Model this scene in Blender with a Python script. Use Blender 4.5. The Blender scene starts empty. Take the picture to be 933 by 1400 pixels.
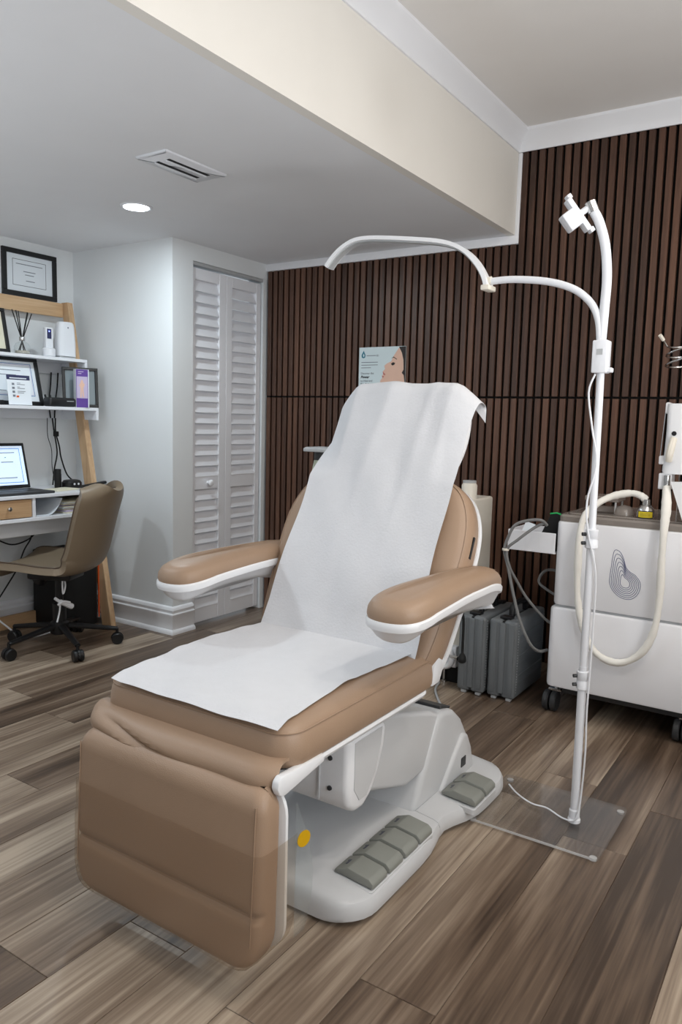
import bpy, bmesh, math, random
from mathutils import Vector, Matrix
random.seed(7)
S = bpy.context.scene
COL = S.collection
R = math.radians

# ------------------------------------------------------------------ camera
YAW, PITCH, ROLL, FPX, CAMH = R(33.344), R(6.776), R(-1.448), 1036.33, 1.2
fw = Vector((-math.sin(YAW)*math.cos(PITCH), math.cos(YAW)*math.cos(PITCH), -math.sin(PITCH)))
rt = Vector((math.cos(YAW), math.sin(YAW), 0)); dn = fw.cross(rt)
r2 = math.cos(ROLL)*rt + math.sin(ROLL)*dn
d2 = -math.sin(ROLL)*rt + math.cos(ROLL)*dn
cam = bpy.data.cameras.new('camera'); co = bpy.data.objects.new('camera', cam); COL.objects.link(co)
mw = Matrix((r2, -d2, -fw)).transposed().to_4x4(); mw.translation = (0, 0, CAMH)
co.matrix_world = mw
cam.sensor_fit = 'VERTICAL'; cam.sensor_height = 36.0; cam.lens = 36.0*FPX/1400.0
cam.clip_start = 0.02
S.camera = co

# ------------------------------------------------------------------ light
def lin(r, g, b):
    f = lambda c: (c/255/12.92) if c/255 <= 0.04045 else ((c/255+0.055)/1.055)**2.4
    return (f(r), f(g), f(b), 1)
W_ = bpy.data.worlds.new('world'); S.world = W_; W_.use_nodes = True
W_.node_tree.nodes['Background'].inputs[0].default_value = (0.85, 0.93, 1, 1)
W_.node_tree.nodes['Background'].inputs[1].default_value = 0.6
def area(name, loc, target, sx, sy, power, col=(1, 1, 1), spread=180, disk=False):
    l = bpy.data.lights.new(name, 'AREA'); l.energy = power; l.color = col
    l.shape = 'DISK' if disk else 'RECTANGLE'; l.size = sx
    if not disk: l.size_y = sy
    l.spread = R(spread)
    o = bpy.data.objects.new(name, l); COL.objects.link(o); o.location = loc
    o.rotation_euler = (Vector(target)-Vector(loc)).to_track_quat('-Z', 'Y').to_euler()
    return o
# fill light from two added, unseen windows in the rear and right walls
area('added_window_light_rear', (-0.9, -1.86, 1.45), (-1.0, 2, 2.6), 2.6, 1.5, 5, (0.93, 0.97, 1.0))
area('added_window_light_side', (1.36, 0.55, 1.6), (-1.6, 1.5, 2.0), 1.5, 1.3, 29, (0.93, 0.97, 1.0))
# two added fill lights, out of view, brighten the ceilings from below
area('added_uplight_left', (-2.45, 0.25, 0.80), (-2.40, 0.45, 2.4), 0.5, 0.5, 11, (0.90, 0.96, 1.0), disk=True)
area('added_uplight_right', (0.72, 1.70, 0.80), (0.62, 1.80, 2.6), 0.5, 0.5, 23, (0.96, 0.98, 1.0), disk=True)
# recessed downlights: two more of the ones in the ceilings, outside the frame
for (x, y) in ((0.1, 0.9), (0.1, 2.5), (0.7, 1.7)):
    area('ceiling_downlight', (x, y, 2.60), (x, y, 0), 0.14, 0.14, 7.5, (1.0, 0.92, 0.82), disk=True)
for (x, y) in ((-2.76, 1.1), (-2.76, -0.4)):
    area('low_ceiling_downlight', (x, y, 2.12), (x, y, 0), 0.14, 0.14, 8, (0.86, 0.95, 1.0), disk=True)
S.view_settings.view_transform = 'Standard'; S.view_settings.look = 'None'
S.view_settings.gamma = 1.0; S.view_settings.use_curve_mapping = False
S.view_settings.exposure = 0.10

# ------------------------------------------------------------------ materials
def nodes(m):
    m.use_nodes = True; nt = m.node_tree
    return nt, nt.nodes, nt.links, nt.nodes['Principled BSDF']
def mat(name, rgb, rough=0.5, metal=0.0, bump=0.0, bscale=60, var=0.0, vscale=4, spec=0.5, trans=0.0, ior=1.45, coat=0.0, alpha=1.0, stretch=None):
    m = bpy.data.materials.new(name); nt, N, L, b = nodes(m)
    c = lin(*rgb); b.inputs['Base Color'].default_value = c
    b.inputs['Roughness'].default_value = rough; b.inputs['Metallic'].default_value = metal
    b.inputs['Specular IOR Level'].default_value = spec
    b.inputs['Transmission Weight'].default_value = trans; b.inputs['IOR'].default_value = ior
    b.inputs['Coat Weight'].default_value = coat; b.inputs['Alpha'].default_value = alpha
    tc = N.new('ShaderNodeTexCoord'); mp = N.new('ShaderNodeMapping'); L.new(tc.outputs['Object'], mp.inputs[0])
    if stretch: mp.inputs['Scale'].default_value = stretch
    # a slight unevenness everywhere, so no surface is a dead flat tone
    nz = N.new('ShaderNodeTexNoise'); nz.inputs['Scale'].default_value = vscale; nz.inputs['Detail'].default_value = 4
    L.new(mp.outputs[0], nz.inputs['Vector'])
    v = max(var, 0.03)
    mx = N.new('ShaderNodeMix'); mx.data_type = 'RGBA'
    mx.inputs['A'].default_value = tuple(x*(1-v) for x in c[:3])+(1,)
    mx.inputs['B'].default_value = tuple(min(1, x*(1+v)) for x in c[:3])+(1,)
    L.new(nz.outputs['Fac'], mx.inputs['Factor']); L.new(mx.outputs['Result'], b.inputs['Base Color'])
    if bump:
        n2 = N.new('ShaderNodeTexNoise'); n2.inputs['Scale'].default_value = bscale; n2.inputs['Detail'].default_value = 3
        L.new(mp.outputs[0], n2.inputs['Vector'])
        bp = N.new('ShaderNodeBump'); bp.inputs['Strength'].default_value = bump; bp.inputs['Distance'].default_value = 0.004
        L.new(n2.outputs['Fac'], bp.inputs['Height']); L.new(bp.outputs[0], b.inputs['Normal'])
    return m
def wood(name, stops, scale=(14, 1.2, 14), rough=0.4, per_object=0.6, fine=0.35, seed=0.0, spec=0.4, bump=0.05):
    """streaky wood: noise stretched along the board, shifted per board"""
    m = bpy.data.materials.new(name); nt, N, L, b = nodes(m)
    tc = N.new('ShaderNodeTexCoord'); oi = N.new('ShaderNodeObjectInfo')
    ad = N.new('ShaderNodeVectorMath'); ad.operation = 'MULTIPLY_ADD'
    cmb = N.new('ShaderNodeCombineXYZ')
    for i in range(3): L.new(oi.outputs['Random'], cmb.inputs[i])
    ad.inputs[1].default_value = (37.0, 91.0, 53.0); L.new(cmb.outputs[0], ad.inputs[0]); L.new(tc.outputs['Object'], ad.inputs[2])
    mp = N.new('ShaderNodeMapping'); mp.inputs['Scale'].default_value = scale; mp.inputs['Location'].default_value = (seed, seed, seed)
    L.new(ad.outputs[0], mp.inputs[0])
    n1 = N.new('ShaderNodeTexNoise'); n1.inputs['Scale'].default_value = 1.0; n1.inputs['Detail'].default_value = 5; n1.inputs['Distortion'].default_value = 0.6
    L.new(mp.outputs[0], n1.inputs['Vector'])
    mp2 = N.new('ShaderNodeMapping'); mp2.inputs['Scale'].default_value = (scale[0]*9, scale[1]*3, scale[2]*9); L.new(ad.outputs[0], mp2.inputs[0])
    n2 = N.new('ShaderNodeTexNoise'); n2.inputs['Scale'].default_value = 1.0; n2.inputs['Detail'].default_value = 3; L.new(mp2.outputs[0], n2.inputs['Vector'])
    # fac = n1 + fine*(n2-.5) + per_object*(rand-.5)
    def m2(op, a, bb):
        k = N.new('ShaderNodeMath'); k.operation = op
        for i, q in enumerate((a, bb)):
            if isinstance(q, (int, float)): k.inputs[i].default_value = q
            else: L.new(q, k.inputs[i])
        return k.outputs[0]
    f = m2('ADD', n1.outputs['Fac'], m2('MULTIPLY', m2('SUBTRACT', n2.outputs['Fac'], 0.5), fine))
    wn = N.new('ShaderNodeTexWhiteNoise'); wn.noise_dimensions = '1D'; L.new(oi.outputs['Random'], wn.inputs['W'])
    f = m2('ADD', f, m2('MULTIPLY', m2('SUBTRACT', wn.outputs['Value'], 0.5), per_object))
    cr = N.new('ShaderNodeValToRGB'); e = cr.color_ramp.elements
    e[0].position, e[1].position = stops[0][0], stops[-1][0]
    e[0].color, e[1].color = lin(*stops[0][1]), lin(*stops[-1][1])
    for p, c in stops[1:-1]:
        q = e.new(p); q.color = lin(*c)
    L.new(f, cr.inputs[0]); L.new(cr.outputs[0], b.inputs['Base Color'])
    b.inputs['Roughness'].default_value = rough; b.inputs['Specular IOR Level'].default_value = spec
    bp = N.new('ShaderNodeBump'); bp.inputs['Strength'].default_value = bump; bp.inputs['Distance'].default_value = 0.003
    L.new(n2.outputs['Fac'], bp.inputs['Height']); L.new(bp.outputs[0], b.inputs['Normal'])
    return m
def emis(name, rgb, k):
    m = bpy.data.materials.new(name); nt, N, L, b = nodes(m)
    b.inputs['Base Color'].default_value = lin(*rgb); b.inputs['Emission Color'].default_value = lin(*rgb); b.inputs['Emission Strength'].default_value = k
    return m
def clear(name, rgb=(255, 255, 255), opac=0.08, rough=0.06):
    """thin clear plastic: mostly see-through with a soft gloss"""
    m = bpy.data.materials.new(name); nt, N, L, b = nodes(m)
    b.inputs['Base Color'].default_value = lin(*rgb); b.inputs['Roughness'].default_value = rough
    b.inputs['Specular IOR Level'].default_value = 0.6
    tr = N.new('ShaderNodeBsdfTransparent'); tr.inputs[0].default_value = lin(min(255, rgb[0]+5), min(255, rgb[1]+5), min(255, rgb[2]+5))
    lw = N.new('ShaderNodeLayerWeight'); lw.inputs[0].default_value = 0.5
    pw = N.new('ShaderNodeMath'); pw.operation = 'POWER'; pw.inputs[1].default_value = 4.0; L.new(lw.outputs['Facing'], pw.inputs[0])
    ma = N.new('ShaderNodeMath'); ma.operation = 'MULTIPLY_ADD'; ma.use_clamp = True; ma.inputs[1].default_value = 0.45; ma.inputs[2].default_value = 0.03; L.new(pw.outputs[0], ma.inputs[0])
    gl = N.new('ShaderNodeBsdfGlossy'); gl.inputs['Roughness'].default_value = rough
    mx = N.new('ShaderNodeMixShader'); L.new(ma.outputs[0], mx.inputs[0]); L.new(tr.outputs[0], mx.inputs[1]); L.new(gl.outputs[0], mx.inputs[2])
    m3 = N.new('ShaderNodeMixShader'); m3.inputs[0].default_value = opac; L.new(mx.outputs[0], m3.inputs[1]); L.new(b.outputs[0], m3.inputs[2])
    L.new(m3.outputs[0], N['Material Output'].inputs[0])
    return m
M = dict(
    wall=mat('wall_paint_cool_white', (226, 229, 231), 0.55, bump=0.03, bscale=220),
    taupe=mat('wall_dark_to_cut_bounce', (128, 114, 102), 0.6, bump=0.03, bscale=220),  # dark tone for the unseen rear wall, chosen to cut bounce light
    beam=mat('wall_paint_warm_white', (232, 228, 221), 0.6, bump=0.03, bscale=220),
    ceil=mat('ceiling_paint', (232, 233, 236), 0.75, bump=0.03, bscale=160),
    ceil2=mat('ceiling_paint_upper', (236, 233, 230), 0.75, bump=0.03, bscale=160),
    trim=mat('trim_gloss_white', (238, 239, 243), 0.35),
    door=mat('louvre_door_white', (236, 237, 242), 0.4),
    felt=mat('black_felt_backing', (16, 14, 13), 0.95, bump=0.3, bscale=400),
    slat=wood('walnut_slat', [(0.2, (56, 39, 31)), (0.5, (82, 57, 45)), (0.8, (106, 75, 59))], (30, 30, 1.1), 0.38, 0.35, 0.5),
    plank=wood('vinyl_plank_floor', [(0.22, (66, 53, 43)), (0.40, (101, 84, 70)), (0.56, (130, 113, 97)), (0.80, (182, 165, 146))], (10, 0.75, 10), 0.33, 0.30, 0.5, spec=0.45),
    oak=wood('light_oak', [(0.2, (172, 138, 104)), (0.55, (196, 163, 127)), (0.85, (212, 184, 150))], (20, 20, 1.6), 0.5, 0.1, 0.5),
    oakh=wood('light_oak_drawer', [(0.2, (176, 140, 104)), (0.55, (200, 166, 128)), (0.85, (216, 186, 150))], (20, 1.6, 20), 0.5, 0.1, 0.5),
    leather=mat('tan_leather', (160, 134, 112), 0.42, bump=0.12, bscale=420, var=0.06, vscale=6),
    leather2=mat('taupe_leather', (128, 113, 94), 0.42, bump=0.12, bscale=400, var=0.06),
    piping=mat('dark_piping', (84, 70, 58), 0.5),
    shell=mat('white_plastic', (232, 233, 236), 0.32),
    base=mat('pale_grey_plastic', (200, 201, 203), 0.3),
    pedal=mat('grey_rubber_pedal', (136, 138, 132), 0.5, bump=0.1, bscale=300),
    pedalmark=mat('pedal_mark', (84, 86, 98), 0.5),
    paper=mat('white_nonwoven_sheet', (214, 215, 219), 0.85, bump=0.25, bscale=140, var=0.02, vscale=30),
    cream=mat('cream_fabric_hose', (236, 233, 226), 0.75, bump=0.3, bscale=60),
    white=mat('white_enamel', (226, 228, 233), 0.3),
    mach=mat('machine_white_gloss', (238, 238, 242), 0.22, coat=0.3),
    offw=mat('off_white_plastic', (228, 222, 210), 0.4),
    black=mat('black_plastic', (22, 22, 24), 0.4),
    matte=mat('black_matte', (14, 14, 15), 0.7),
    dgrey=mat('dark_grey_plastic', (52, 53, 55), 0.45),
    grey=mat('grey_hard_shell', (110, 114, 117), 0.42, bump=0.08, bscale=300),
    lgrey=mat('light_grey_plastic', (176, 178, 180), 0.4),
    cord=mat('grey_rubber_cord', (122, 122, 122), 0.5),
    chrome=mat('brushed_steel', (196, 196, 196), 0.25, metal=1.0),
    glass=clear('clear_glass', (244, 246, 246), 0.04, 0.03),
    acryl=clear('clear_acrylic', (240, 240, 240), 0.025, 0.08),
    film=clear('clear_plastic_film', (236, 230, 222), 0.05, 0.22),
    edge=clear('acrylic_bright_edge', (240, 240, 240), 0.55, 0.2),
    smoke=clear('smoky_clear_lid', (196, 186, 178), 0.45, 0.15),
    paperw=mat('printed_paper_white', (226, 232, 238), 0.6),
    cream_p=mat('cream_paper', (222, 218, 196), 0.6),
    ink=mat('grey_print', (120, 126, 136), 0.6),
    dink=mat('dark_print', (40, 44, 52), 0.6),
    blue=mat('blue_print', (70, 120, 176), 0.6),
    navy=mat('navy_print', (44, 48, 84), 0.6),
    purple=mat('purple_card', (92, 62, 146), 0.5),
    lilac=mat('lilac_card', (190, 178, 206), 0.5),
    teal=mat('teal_print', (40, 118, 140), 0.5),
    skin=mat('printed_skin', (222, 184, 164), 0.6, var=0.05, vscale=18),
    lips=mat('printed_lips', (190, 118, 112), 0.6),
    hair=mat('printed_dark_hair', (38, 32, 32), 0.6),
    posterbg=mat('poster_pale_blue', (206, 220, 224), 0.5),
    yellow=mat('yellow_label', (228, 204, 40), 0.5),
    amber=mat('amber_sticker', (206, 160, 12), 0.4),
    orange=mat('orange_tape', (226, 92, 36), 0.5),
    green=mat('green_stripe', (40, 176, 96), 0.5),
    logo=mat('logo_blue_grey', (104, 108, 140), 0.5),
    paleblue=mat('pale_blue_plastic', (176, 194, 214), 0.4),
    screen=emis('laptop_screen', (205, 222, 242), 0.55),
    screenblue=emis('laptop_screen_blue', (60, 120, 190), 0.5),
    led=emis('downlight_lens', (235, 246, 255), 14.0),
    bluled=emis('blue_led', (120, 130, 255), 3.0),
    pages=mat('stacked_papers', (206, 200, 182), 0.7, var=0.15, vscale=40, stretch=(1, 1, 30)),
)

# ------------------------------------------------------------------ mesh helpers
WM = {}
def tag(o, label=None, cat=None, group=None, kind=None):
    if label: o['label'] = label
    if cat: o['category'] = cat
    if group: o['group'] = group
    if kind: o['kind'] = kind
    return o
def thing(name, label, cat, loc=(0, 0, 0), rotz=0.0, group=None, kind=None):
    o = bpy.data.objects.new(name, None); COL.objects.link(o); o.empty_display_size = 0.05
    o.location = loc; o.rotation_euler = (0, 0, rotz)
    WM[o] = Matrix.Translation(loc) @ Matrix.Rotation(rotz, 4, 'Z')
    return tag(o, label, cat, group, kind)
def finish(bm, name, m, ang=35):
    bmesh.ops.remove_doubles(bm, verts=bm.verts, dist=1e-5)
    bmesh.ops.recalc_face_normals(bm, faces=bm.faces)
    me = bpy.data.meshes.new(name); bm.to_mesh(me); bm.free()
    if m: me.materials.append(M[m] if isinstance(m, str) else m)
    for p in me.polygons: p.use_smooth = True
    me.set_sharp_from_angle(angle=R(ang))
    return me
def link(name, me, parent=None, loc=(0, 0, 0), rot=(0, 0, 0)):
    o = bpy.data.objects.new(name, me); COL.objects.link(o); o.location = loc; o.rotation_euler = rot
    if parent is not None: o.parent = parent
    return o
def obj(name, bm, m, parent=None, world=True, ang=35):
    """one mesh object; the bmesh is in world coordinates unless world is False"""
    if parent is not None and world: bm.transform(WM[parent].inverted())
    o = link(name, finish(bm, name, m, ang), parent)
    WM[o] = WM[parent].copy() if parent is not None else Matrix()
    return o
def top(name, bm, m, label, cat, group=None, kind=None, ang=35):
    """one-mesh thing whose origin sits at its base centre"""
    xs = [v.co for v in bm.verts]
    c = Vector(((min(v.x for v in xs)+max(v.x for v in xs))/2, (min(v.y for v in xs)+max(v.y for v in xs))/2, min(v.z for v in xs)))
    bm.transform(Matrix.Translation(-c))
    o = link(name, finish(bm, name, m, ang), None, c)
    WM[o] = Matrix.Translation(c)
    return tag(o, label, cat, group, kind)
B = bmesh.new
def merge(bm, t, mx=None):
    if mx is not None: t.transform(mx)
    me = bpy.data.meshes.new('tmp'); t.to_mesh(me); t.free(); bm.from_mesh(me); bpy.data.meshes.remove(me)
    return bm
def box(x0, x1, y0, y1, z0, z1, bev=0.0, seg=2, bm=None, mx=None):
    t = B()
    vs = [t.verts.new((x, y, z)) for x in (x0, x1) for y in (y0, y1) for z in (z0, z1)]
    for f in ((0, 1, 3, 2), (4, 6, 7, 5), (0, 4, 5, 1), (2, 3, 7, 6), (0, 2, 6, 4), (1, 5, 7, 3)): t.faces.new([vs[i] for i in f])
    if bev: bmesh.ops.bevel(t, geom=list(t.edges), offset=bev, segments=seg, profile=0.5, affect='EDGES')
    if bm is None:
        if mx is not None: t.transform(mx)
        return t
    return merge(bm, t, mx)
def rings(bm, rs, closed=True, caps=True, loop=False):
    vv = [[bm.verts.new(p) for p in r] for r in rs]
    n = len(rs[0]); k = len(rs)
    for i in range(k if loop else k-1):
        a, b = vv[i], vv[(i+1) % k]
        for j in range(n if closed else n-1):
            try: bm.faces.new((a[j], a[(j+1) % n], b[(j+1) % n], b[j]))
            except ValueError: pass
    if caps and closed and not loop:
        bm.faces.new(vv[0][::-1]); bm.faces.new(vv[-1])
    return bm
def cat(pts, k=6, closed=False):
    """smooth path through points"""
    P = [Vector(p) for p in pts]; out = []; n = len(P)
    for i in range(n if closed else n-1):
        if closed: p0, p1, p2, p3 = P[i-1], P[i], P[(i+1) % n], P[(i+2) % n]
        else: p0, p1, p2, p3 = P[max(i-1, 0)], P[i], P[i+1], P[min(i+2, n-1)]
        for j in range(k):
            t = j/k
            out.append(0.5*((2*p1)+(p2-p0)*t+(2*p0-5*p1+4*p2-p3)*t*t+(3*p1-p0-3*p2+p3)*t*t*t))
    if not closed: out.append(P[-1])
    return out
def tube(pts, r, n=8, bm=None, loop=False, flat=1.0, up=None):
    bm = bm or B(); P = [Vector(p) for p in pts]; k = len(P)
    def tan(i):
        a = P[(i-1) % k] if loop else P[max(i-1, 0)]
        b = P[(i+1) % k] if loop else P[min(i+1, k-1)]
        return (b-a).normalized()
    t0 = tan(0); nrm = Vector(up) if up else (Vector((0, 0, 1)) if abs(t0.z) < 0.9 else Vector((1, 0, 0)))
    rs = []
    for i in range(k):
        t = tan(i)
        if up: nrm = Vector(up)
        nrm = (nrm-t*nrm.dot(t)).normalized(); bn = t.cross(nrm)
        ri = r[i] if isinstance(r, (list, tuple)) else r
        rs.append([P[i]+nrm*(ri*flat*math.cos(2*math.pi*j/n))+bn*(ri*math.sin(2*math.pi*j/n)) for j in range(n)])
    return rings(bm, rs, loop=loop)
def ribbon(pts, w, t, up, bm=None):
    """rectangular bar swept along a path, w along the cross direction, t along up"""
    bm = bm or B(); P = [Vector(p) for p in pts]; rs = []
    for i in range(len(P)):
        tn = (P[min(i+1, len(P)-1)]-P[max(i-1, 0)]).normalized()
        u = Vector(up); u = (u-tn*u.dot(tn)).normalized(); s = tn.cross(u)
        rs.append([P[i]+s*(w/2*a)+u*(t/2*b) for a, b in ((-1, -1), (1, -1), (1, 1), (-1, 1))])
    return rings(bm, rs)
def lathe(prof, c=(0, 0, 0), n=20, mx=None, bm=None):
    t = B()
    rs = [[Vector((r*math.cos(2*math.pi*j/n), r*math.sin(2*math.pi*j/n), z)) for j in range(n)] for r, z in prof]
    rings(t, rs); m_ = Matrix.Translation(c) @ (mx if mx is not None else Matrix())
    if bm is None: t.transform(m_); return t
    return merge(bm, t, m_)
def rrect(x0, x1, y0, y1, r, n=5):
    out = []
    rs = r if isinstance(r, (list, tuple)) else [r]*4
    for (cx, cy, a, q) in ((x1, y1, 0, rs[0]), (x0, y1, 90, rs[1]), (x0, y0, 180, rs[2]), (x1, y0, 270, rs[3])):
        sx = 1 if cx == x1 else -1; sy = 1 if cy == y1 else -1
        for i in range(n+1):
            t = R(a+90*i/n); out.append((cx-sx*q+q*math.cos(t), cy-sy*q+q*math.sin(t)))
    return out
def offset(poly, d):
    """inset a polygon (counter-clockwise) by d"""
    n = len(poly); out = []
    for i in range(n):
        p0, p1, p2 = (Vector(poly[i-1]), Vector(poly[i]), Vector(poly[(i+1) % n]))
        a = (p1-p0); b = (p2-p1)
        if a.length < 1e-9 or b.length < 1e-9: out.append((p1.x, p1.y)); continue
        a.normalize(); b.normalize()
        na, nb = Vector((-a.y, a.x)), Vector((-b.y, b.x)); m_ = (na+nb)
        if m_.length < 1e-6: m_ = na
        m_.normalize(); k = max(0.4, m_.dot(na)); q = p1+m_*(d/k)
        out.append((q.x, q.y))
    return out
def stack(outline, levels, mx=None, bend=None, bm=None):
    """cushion / casing: outline rings inset by d at height h, mapped by mx; bend(Vector)->Vector"""
    t = B(); rs = []
    for d, h in levels:
        ring = []
        for (x, y) in (offset(outline, d) if abs(d) > 1e-9 else outline):
            v = Vector((x, y, h)); ring.append(bend(v) if bend else v)
        rs.append(ring)
    rings(t, rs)
    if bm is None:
        if mx is not None: t.transform(mx)
        return t
    return merge(bm, t, mx)
def sweep(profile, path, bm=None):
    """profile [(out, z)] swept along a 2D polyline with mitred corners; 'out' points to the right of the path"""
    bm = bm or B(); P = [Vector(p) for p in path]; rs = []
    for i, p in enumerate(P):
        a = (P[i]-P[i-1]).normalized() if i else (P[1]-P[0]).normalized()
        b = (P[i+1]-P[i]).normalized() if i < len(P)-1 else a
        na, nb = Vector((a.y, -a.x)), Vector((b.y, -b.x)); m_ = (na+nb).normalized(); k = m_.dot(na)
        rs.append([Vector((p.x+m_.x*o/k, p.y+m_.y*o/k, z)) for o, z in profile])
    return rings(bm, rs)
def grid(fn, nu, nv, thick=0.0, bm=None):
    """surface from fn(u, v), u v in 0..1; thick > 0 closes it into a sheet by offsetting along normals"""
    bm = bm or B(); P = [[Vector(fn(i/nu, j/nv)) for j in range(nv+1)] for i in range(nu+1)]
    V = [[bm.verts.new(p) for p in row] for row in P]
    for i in range(nu):
        for j in range(nv): bm.faces.new((V[i][j], V[i+1][j], V[i+1][j+1], V[i][j+1]))
    if thick:
        Q = []
        for i in range(nu+1):
            row = []
            for j in range(nv+1):
                du = P[min(i+1, nu)][j]-P[max(i-1, 0)][j]; dv = P[i][min(j+1, nv)]-P[i][max(j-1, 0)]
                nn = du.cross(dv); nn = nn.normalized() if nn.length > 1e-12 else Vector((0, 0, 1))
                row.append(bm.verts.new(P[i][j]-nn*thick))
            Q.append(row)
        for i in range(nu):
            for j in range(nv): bm.faces.new((Q[i][j], Q[i][j+1], Q[i+1][j+1], Q[i+1][j]))
        for i in range(nu):
            bm.faces.new((V[i][0], Q[i][0], Q[i+1][0], V[i+1][0])); bm.faces.new((V[i][nv], V[i+1][nv], Q[i+1][nv], Q[i][nv]))
        for j in range(nv):
            bm.faces.new((V[0][j], V[0][j+1], Q[0][j+1], Q[0][j])); bm.faces.new((V[nu][j], Q[nu][j], Q[nu][j+1], V[nu][j+1]))
    return bm
def poly(pts, t, mx, bm=None):
    """flat printed shape: 2D polygon a hair thick, mapped by mx"""
    q = B(); a = sum(pts[i-1][0]*pts[i][1]-pts[i][0]*pts[i-1][1] for i in range(len(pts)))
    if a < 0: pts = pts[::-1]
    rings(q, [[Vector((x, y, 0)) for x, y in pts], [Vector((x, y, t)) for x, y in pts]])
    if bm is None: q.transform(mx); return q
    return merge(bm, q, mx)
def text(name, body, size, mx, m, parent, bold=0.0, shear=0.0):
    cu = bpy.data.curves.new('t', 'FONT'); cu.body = body; cu.size = size; cu.offset = bold; cu.shear = shear; cu.resolution_u = 2; cu.extrude = 0.0003
    o = bpy.data.objects.new('t', cu); COL.objects.link(o)
    bpy.context.view_layer.update()
    me = bpy.data.meshes.new_from_object(o.evaluated_get(bpy.context.evaluated_depsgraph_get()))
    bpy.data.objects.remove(o); bpy.data.curves.remove(cu)
    t = B(); t.from_mesh(me); bpy.data.meshes.remove(me); t.transform(mx)
    return obj(name, t, m, parent)
def noise(x, y, s=0.0):
    return (math.sin(x*1.7+s*3.1+1.3*math.sin(y*1.1+s))+math.sin(y*2.3-s*1.7+1.1*math.sin(x*1.9+2*s))+math.sin((x+y)*3.7+s*5))/3
def frame_mx(o, xdir, ydir):
    """matrix with local x, y along xdir, ydir and z out of them"""
    x = Vector(xdir).normalized(); y = Vector(ydir).normalized(); z = x.cross(y)
    m_ = Matrix((x, y, z)).transposed().to_4x4(); m_.translation = o; return m_

# ------------------------------------------------------------------ the room
XL, XC, YR, YB, XB, XR, YF = -3.86, -3.04, 2.94, 3.745, -1.455, 1.30, -1.80
ZL, ZU = 2.144, 2.625
ST = 'structure'
fl = top('floor', box(XL-0.1, XR+0.1, YF-0.1, YB+0.1, -0.08, -0.0025), 'plank', 'grey-brown wood plank floor across the room', 'floor', kind=ST)
PW, PL = 0.183, 1.22
pm = {}
def plank_mesh(w, l):
    k = (round(w, 3), round(l, 3))
    if k not in pm:
        t = B(); g = 0.0009
        stack(rrect(-w/2+g, w/2-g, -l/2+g, l/2-g, 0.0005, 1), [(0, -0.0025), (0, -0.0008), (0.0008, 0)], bm=t)
        pm[k] = finish(t, 'plank', 'plank')
    return pm[k]
xs0 = -0.413+PW*math.ceil((XL+0.413)/PW)-PW
ix = 0; x = xs0
while x < XR:
    a, b = max(x, XL), min(x+PW, XR)
    ph = 2.147 if abs(x-(-0.413-PW)) < 0.02 else 2.147+((ix*0.377+0.11*math.sin(ix*2.1)) % 1.0)*PL
    y = ph-PL*math.ceil((ph+0.2)/PL)
    while y < YB:
        c, d = max(y, -0.35), min(y+PL, YB)
        if b-a > 0.02 and d-c > 0.03:
            link('plank', plank_mesh(b-a, d-c), fl, Vector(((a+b)/2, (c+d)/2, 0))-fl.location)
        y += PL
    x += PW; ix += 1

tag(top('ceiling', box(XB-0.1, XR+0.1, YF-0.1, YB+0.1, ZU, ZU+0.06), 'ceil2', 'higher white ceiling above the slatted wall', 'ceiling', kind=ST))
top('ceiling_lowered', box(XL-0.1, XB-0.04, YF-0.1, YB+0.1, ZL, ZL+0.06), 'ceil', 'lowered grey-white ceiling with vent and downlight', 'ceiling', kind=ST)
top('wall_beam', box(XB-0.04, XB, YF-0.1, YB+0.1, ZL, ZU+0.02), 'beam', 'warm white side of the dropped ceiling', 'wall', kind=ST)
top('wall_left', box(XL-0.1, XL, YF-0.1, YR+0.1, -0.02, ZL+0.02), 'wall', 'white wall behind the ladder desk', 'wall', kind=ST)
top('wall_return', box(XL-0.05, XC-0.001, YR, YR+0.1, -0.02, ZL+0.02), 'wall', 'pale grey wall stub beside the closet', 'wall', kind=ST)
t = box(XC-0.12, XC, YR+0.001, 3.094, -0.02, ZL+0.02); box(XC-0.12, XC, 3.094, YB+0.05, 2.052, ZL+0.02, bm=t); box(XC-0.12, XC-0.004, 3.700, YB+0.05, -0.02, 2.052, bm=t)
top('wall_closet', t, 'wall', 'white wall around the louvred closet doors', 'wall', kind=ST)
top('wall_closet_inside', box(XC-0.6, XC-0.55, YR+0.05, YB+0.1, -0.02, ZL), 'wall', 'back of the closet', 'wall', kind=ST)
# unseen rear and right walls; window openings added for the fill light
t = box(XL-0.1, XR+0.1, YF-0.1, YF, -0.02, 0.70); box(XL-0.1, XR+0.1, YF-0.1, YF, 2.20, ZU+0.02, bm=t)
box(XL-0.1, -2.2, YF-0.1, YF, 0.70, 2.20, bm=t); box(0.4, XR+0.1, YF-0.1, YF, 0.70, 2.20, bm=t)
top('wall_rear', t, 'taupe', 'wall behind the viewer, darkened to cut bounce, with added window', 'wall', kind=ST)
t = box(XR, XR+0.1, YF-0.1, YB+0.1, -0.02, 0.95); box(XR, XR+0.1, YF-0.1, YB+0.1, 2.25, ZU+0.02, bm=t)
box(XR, XR+0.1, YF-0.1, -0.2, 0.95, 2.25, bm=t); box(XR, XR+0.1, 1.3, YB+0.1, 0.95, 2.25, bm=t)
top('wall_right', t, 'beam', 'white wall on the right with an added window', 'wall', kind=ST)
t = box(-2.2, 0.4, YF-0.06, YF+0.02, 0.66, 0.70); box(-2.2, 0.4, YF-0.06, YF+0.02, 2.20, 2.24, bm=t)
for x in (-2.2, -0.92, 0.36): box(x, x+0.04, YF-0.06, YF+0.02, 0.70, 2.20, bm=t)
top('added_window_1', t, 'trim', 'white frame of the added window behind the viewer', 'window', kind=ST)
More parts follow.
